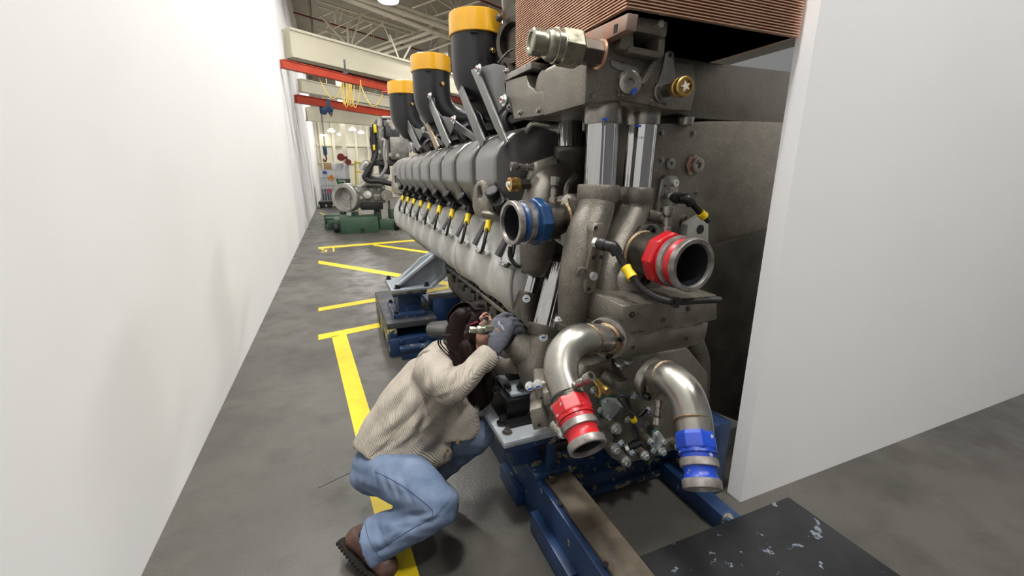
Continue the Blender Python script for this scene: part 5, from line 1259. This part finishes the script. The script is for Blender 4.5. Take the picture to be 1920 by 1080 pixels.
G().lathe(P(908, 678, w=1.918), (-.35, -.9, .2), [(-.006, .011), (.003, .011), (.005, .008)], 16).o('button', GOLDB, SHIRT)
for px, py, w in ((858, 829, 1.95), (839, 846, 1.965)): G().lathe(P(px, py, w=w), -FW, [(-.01, .008), (.002, .008)], 14).o('button', GOLDB, SHIRT)
# placket, shoulder and hem seams
def seam(pts, name, m, parent, r=.003): G().tube([P(a, b_, w=w) for a, b_, w in pts], r, 6).o(name, m, parent)
# ---- jeans
g = G()
g.ball(P(708, 878, w=2.0), (.125, .125, .115), 20, 14)
g.tube([P(704, 876, w=1.98), P(738, 888, w=1.90), P(780, 912, w=1.83), kneR], [.112, .112, .106, .097], 24)
g.tube([kneR, P(806, 956, w=1.775), P(772, 978, w=1.78), P(730, 1000, w=1.80), P(700, 1016, w=1.815)], [.096, .094, .088, .092, .106], 24, flat=(1, .85))
g.tube([P(740, 850, w=2.12), P(830, 830, w=2.14), P(892, 812, w=2.12), P(905, 812, w=2.11)], [.11, .10, .078, .07], 20)
g.tube([P(902, 814, w=2.11), P(874, 838, w=2.15), P(838, 868, w=2.19), P(805, 893, w=2.22)], [.072, .066, .064, .07], 20)
g.ball(P(817, 945, w=1.78), .097, 20, 14); g.ball(P(903, 812, w=2.11), .072, 18, 12)
def jfold(p, n):
    a = p.dot(RT); b_ = p.dot(UP)
    f = noise.noise(V((a * 9, b_ * 22, p.dot(FW) * 6))) * .009 + noise.noise(V((a * 30, b_ * 14, 2))) * .003
    for (px, py, sx, sy, amp) in ((792, 945, .05, .012, -.012), (770, 950, .07, .010, -.012), (735, 1005, .06, .012, -.008)):
        c = P(px, py, w=1.8); u_ = (p - c).dot((RT * .93 + UP * .36)); v_ = (p - c).dot((UP * .93 - RT * .36))
        f += amp * math.exp(-(u_ / sx) ** 2 - (v_ / sy) ** 2)
    for (px, py, w, ang, ln, wd, amp) in ((716, 892, 1.87, 100, .04, .009, -.006), (732, 894, 1.84, 110, .05, .009, -.006), (750, 900, 1.82, 118, .05, .009, -.005), (768, 908, 1.78, 122, .05, .009, -.005),
                                          (800, 974, 1.70, 14, .05, .008, -.006), (785, 984, 1.70, 20, .06, .009, -.006), (760, 985, 1.71, 28, .05, .009, -.005), (742, 1008, 1.72, 40, .06, .010, -.006), (712, 1004, 1.73, 130, .05, .012, -.007),
                                          (826, 962, 1.69, 40, .04, .007, -.004), (690, 900, 1.9, 95, .04, .010, -.006)):
        c = P(px, py, w=w); a_ = radians(ang); e1 = RT * cos(a_) + UP * sin(a_); e2 = UP * cos(a_) - RT * sin(a_)
        d_ = p - c; u_ = d_.dot(e1) / ln; v_ = d_.dot(e2) / wd
        if abs(u_) < 2.5 and abs(v_) < 4 and abs(d_.dot(FW)) < .12: f += amp * math.exp(-u_ * u_) * (math.exp(-v_ * v_) - .5 * math.exp(-((v_ - 2.0) ** 2)))
    return f
JEANS = organic('jeans', g, DENIM, WOM, .0085, 8, jfold)
hemc = P(697, 1019, w=1.817); hd = (P(700, 1016, w=1.815) - P(730, 1000, w=1.80)).normalized()
# seams follow the surface: found by ray from the camera side
deps = bpy.context.evaluated_depsgraph_get()
from mathutils.bvhtree import BVHTree
def on_surface(ob, px, py, lift=.0005):
    bv = BVHTree.FromPolygons([v.co for v in ob.data.vertices], [p.vertices[:] for p in ob.data.polygons])
    def f(a, b_):
        r = FW + RT * ((a - 960) / FPX) - UP * ((b_ - 540) / FPX)
        h = bv.ray_cast(CAMP, r.normalized())
        return h[0] - r.normalized() * lift if h[0] else None
    return f
jf = on_surface(JEANS, 0, 0)
def surf_line(f, pts, r, name, m, parent):
    path = catmull([V((a, b_, 0)) for a, b_ in pts], 8)
    q = [f(v.x, v.y) for v in path]; q = [x for x in q if x is not None]
    if len(q) > 2: G().tube(q, r, 6, 1).o(name, m, parent, angle=80)
surf_line(jf, [(703, 884), (730, 897), (760, 915), (790, 938), (808, 954), (811, 966), (800, 976), (770, 993), (735, 1015), (705, 1034)], .0016, 'side_seam', SEAM, JEANS)
surf_line(jf, [(684, 976), (690, 1006), (708, 1040), (724, 1052)], .0014, 'hem_stitch', SEAM, JEANS)
sf = on_surface(SHIRT, 0, 0)
SEAMS = M('corduroy_seam', (150, 140, 126), None, .9)
surf_line(sf, [(795, 690), (797, 715), (808, 738), (830, 748)], .002, 'armhole_seam', SEAMS, SHIRT)
surf_line(sf, [(662, 866), (690, 869), (720, 866), (750, 858), (776, 862)], .002, 'hem_seam', SEAMS, SHIRT)
surf_line(sf, [(680, 868), (716, 836), (760, 790), (796, 744)], .0018, 'side_seam', SEAMS, SHIRT)
# ---- boots
def boot(heel, toe, ank, solev, main):
    sv = V(solev).normalized(); d = (toe - heel); L = d.length; dn = d.normalized(); side = dn.cross(sv).normalized()
    g = G()
    g.tube([ank, ank.lerp(heel, .45) + dn * .01, heel + dn * .03 - sv * .02], [.056, .058, .056], 18); g.ball(heel + dn * .015 - sv * .004, .052)
    g.tube([heel - sv * .01 + dn * .005, heel + d * .3 - sv * .022, heel + d * .6 - sv * .018, toe - dn * .02 - sv * .006], [.048, .056, .056, .046], 18, flat=(.95, 1), hint=side)
    g.ball(toe - dn * .025 - sv * .004, (.047, .047, .042))
    B = organic('boot', g, LEATH, WOM, .007, 4, lambda p, n: .0025 * noise.noise(p * 40))
    # sole
    def out(t):
        wd = .038 + .010 * sin(pi * min(t * 1.02, 1)) + (.004 if t > .6 else 0)
        return wd if 0 < t < 1 else .02
    pl, pr = [], []
    for i in range(15):
        t = i / 14; c = heel - dn * .03 + dn * (L + .045) * t + sv * (.030 + .008 * sin(pi * t))
        k = out(t) * (1 if .06 < t < .94 else .6)
        pl.append(c + side * k); pr.append(c - side * k)
    S = G().prism(pl + pr[::-1], sv * .026).o('sole', SOLE, B, .004)
    for i in range(1, 14):
        for q, sg in ((pl[i], 1), (pr[i], -1)): G().box(q + sv * .02 - side * sg * .004, (.012, .012, .014)).o('lug', SOLE, B, .002)
    return B
boot(P(664, 1008, w=1.85), P(732, 1072, w=1.745), P(700, 1000, w=1.85), (UP * -.55 - RT * .80 + FW * .15), True)
tl_ = P(870, 905, w=2.2)
tv = (P(838, 950, z=0) - V((ankL.x, ankL.y, 0))); tv.z = 0; tv.normalize()
boot(V((ankL.x, ankL.y, .075)) - tv * .02, V((ankL.x, ankL.y, .055)) + tv * .20, ankL + V((0, 0, .04)), (0, 0, -1), False)
# sock above the boot
G().tube([P(706, 1006, w=1.835), P(682, 1000, w=1.845)], .05, 16, 1).o('sock', M('navy_sock', (34, 38, 54), None, .9), WOM)
# ---- glove on the right hand, gripping the cast pipe
g = G()
pw, pk = P(929, 650, w=1.985), P(947, 610, w=2.01)
g.tube([P(924, 661, w=1.985), pw, pw.lerp(pk, .4), pk, P(951, 602, w=2.03)], [.036, .040, .050, .052, .040], 22, flat=(1, .55), hint=RT + UP * .45)
K = []
for k in range(4):
    s0 = P(934 + 9.5 * k, 597 + 9.0 * k, w=2.015 + .002 * k)
    ln = (1.0, 1.1, 1.05, .85)[k]
    pts = [s0, P(934 + 9.5 * k + 14 * ln, 590 + 9.5 * k, w=2.02), P(934 + 9.5 * k + 28 * ln, 594 + 10 * k, w=2.05), P(934 + 9.5 * k + 35 * ln, 606 + 10 * k, w=2.09)]
    K.append(pts); g.tube(pts, [.0135, .0125, .0118, .0108], 12)
th = [P(921, 632, w=1.99), P(926, 606, w=2.03), P(938, 594, w=2.07), P(949, 589, w=2.1)]
g.tube(th, [.018, .016, .014, .012], 12)
GLV = organic('glove', g, GLOVE, WOM, .0034, 2, lambda p, n: .0012 * noise.noise(p * 90))
g = G()
g.tube([P(939, 652, w=2.005), P(955, 632, w=2.02), P(968, 616, w=2.04)], [.022, .026, .022], 16, flat=(1, .7), hint=RT)
for pts in K:
    q = catmull(pts, 6)[10:]; g.tube(q, .0132, 12, 1)
organic('glove_coating', g, COAT, GLV, .0042, 3)
G().lathe(P(921, 666, w=1.982), P(929, 650, w=1.985) - P(921, 666, w=1.982), [(0, .036), (.002, .040), (.006, .040), (.008, .036)], 24).o('glove_hem', M('blue_glove_hem', (40, 104, 170), None, .7), GLV)
# print on the back of the glove
gf = on_surface(GLV, 0, 0, .001)
def glove_print(s, px, py, size, m, name, rot):
    c = gf(px, py)
    if c is None: return
    nrm = -(FW + RT * ((px - 960) / FPX) - UP * ((py - 540) / FPX)).normalized()
    x = (RT * cos(rot) + UP * sin(rot)); x = (x - nrm * x.dot(nrm)).normalized(); y = nrm.cross(x)
    mt = Matrix((x, y, nrm)).transposed().to_4x4(); mt.translation = c
    o = text_mesh(s, size, m, name, GLV, mt, .0004)
    bv = BVHTree.FromPolygons([v.co for v in GLV.data.vertices], [p.vertices[:] for p in GLV.data.polygons])
    for v in o.data.vertices:
        h = bv.find_nearest(v.co)
        if h[0]: v.co = h[0] + h[1] * .0007
PRW = M('white_print', (226, 226, 226), None, .7); PRO = M('orange_print', (226, 160, 50), None, .7)
glove_print('MaxiFlex', 939, 610, .015, PRW, 'printed_word', radians(-52))
glove_print('ATG', 932, 619, .013, PRO, 'printed_word', radians(-52))
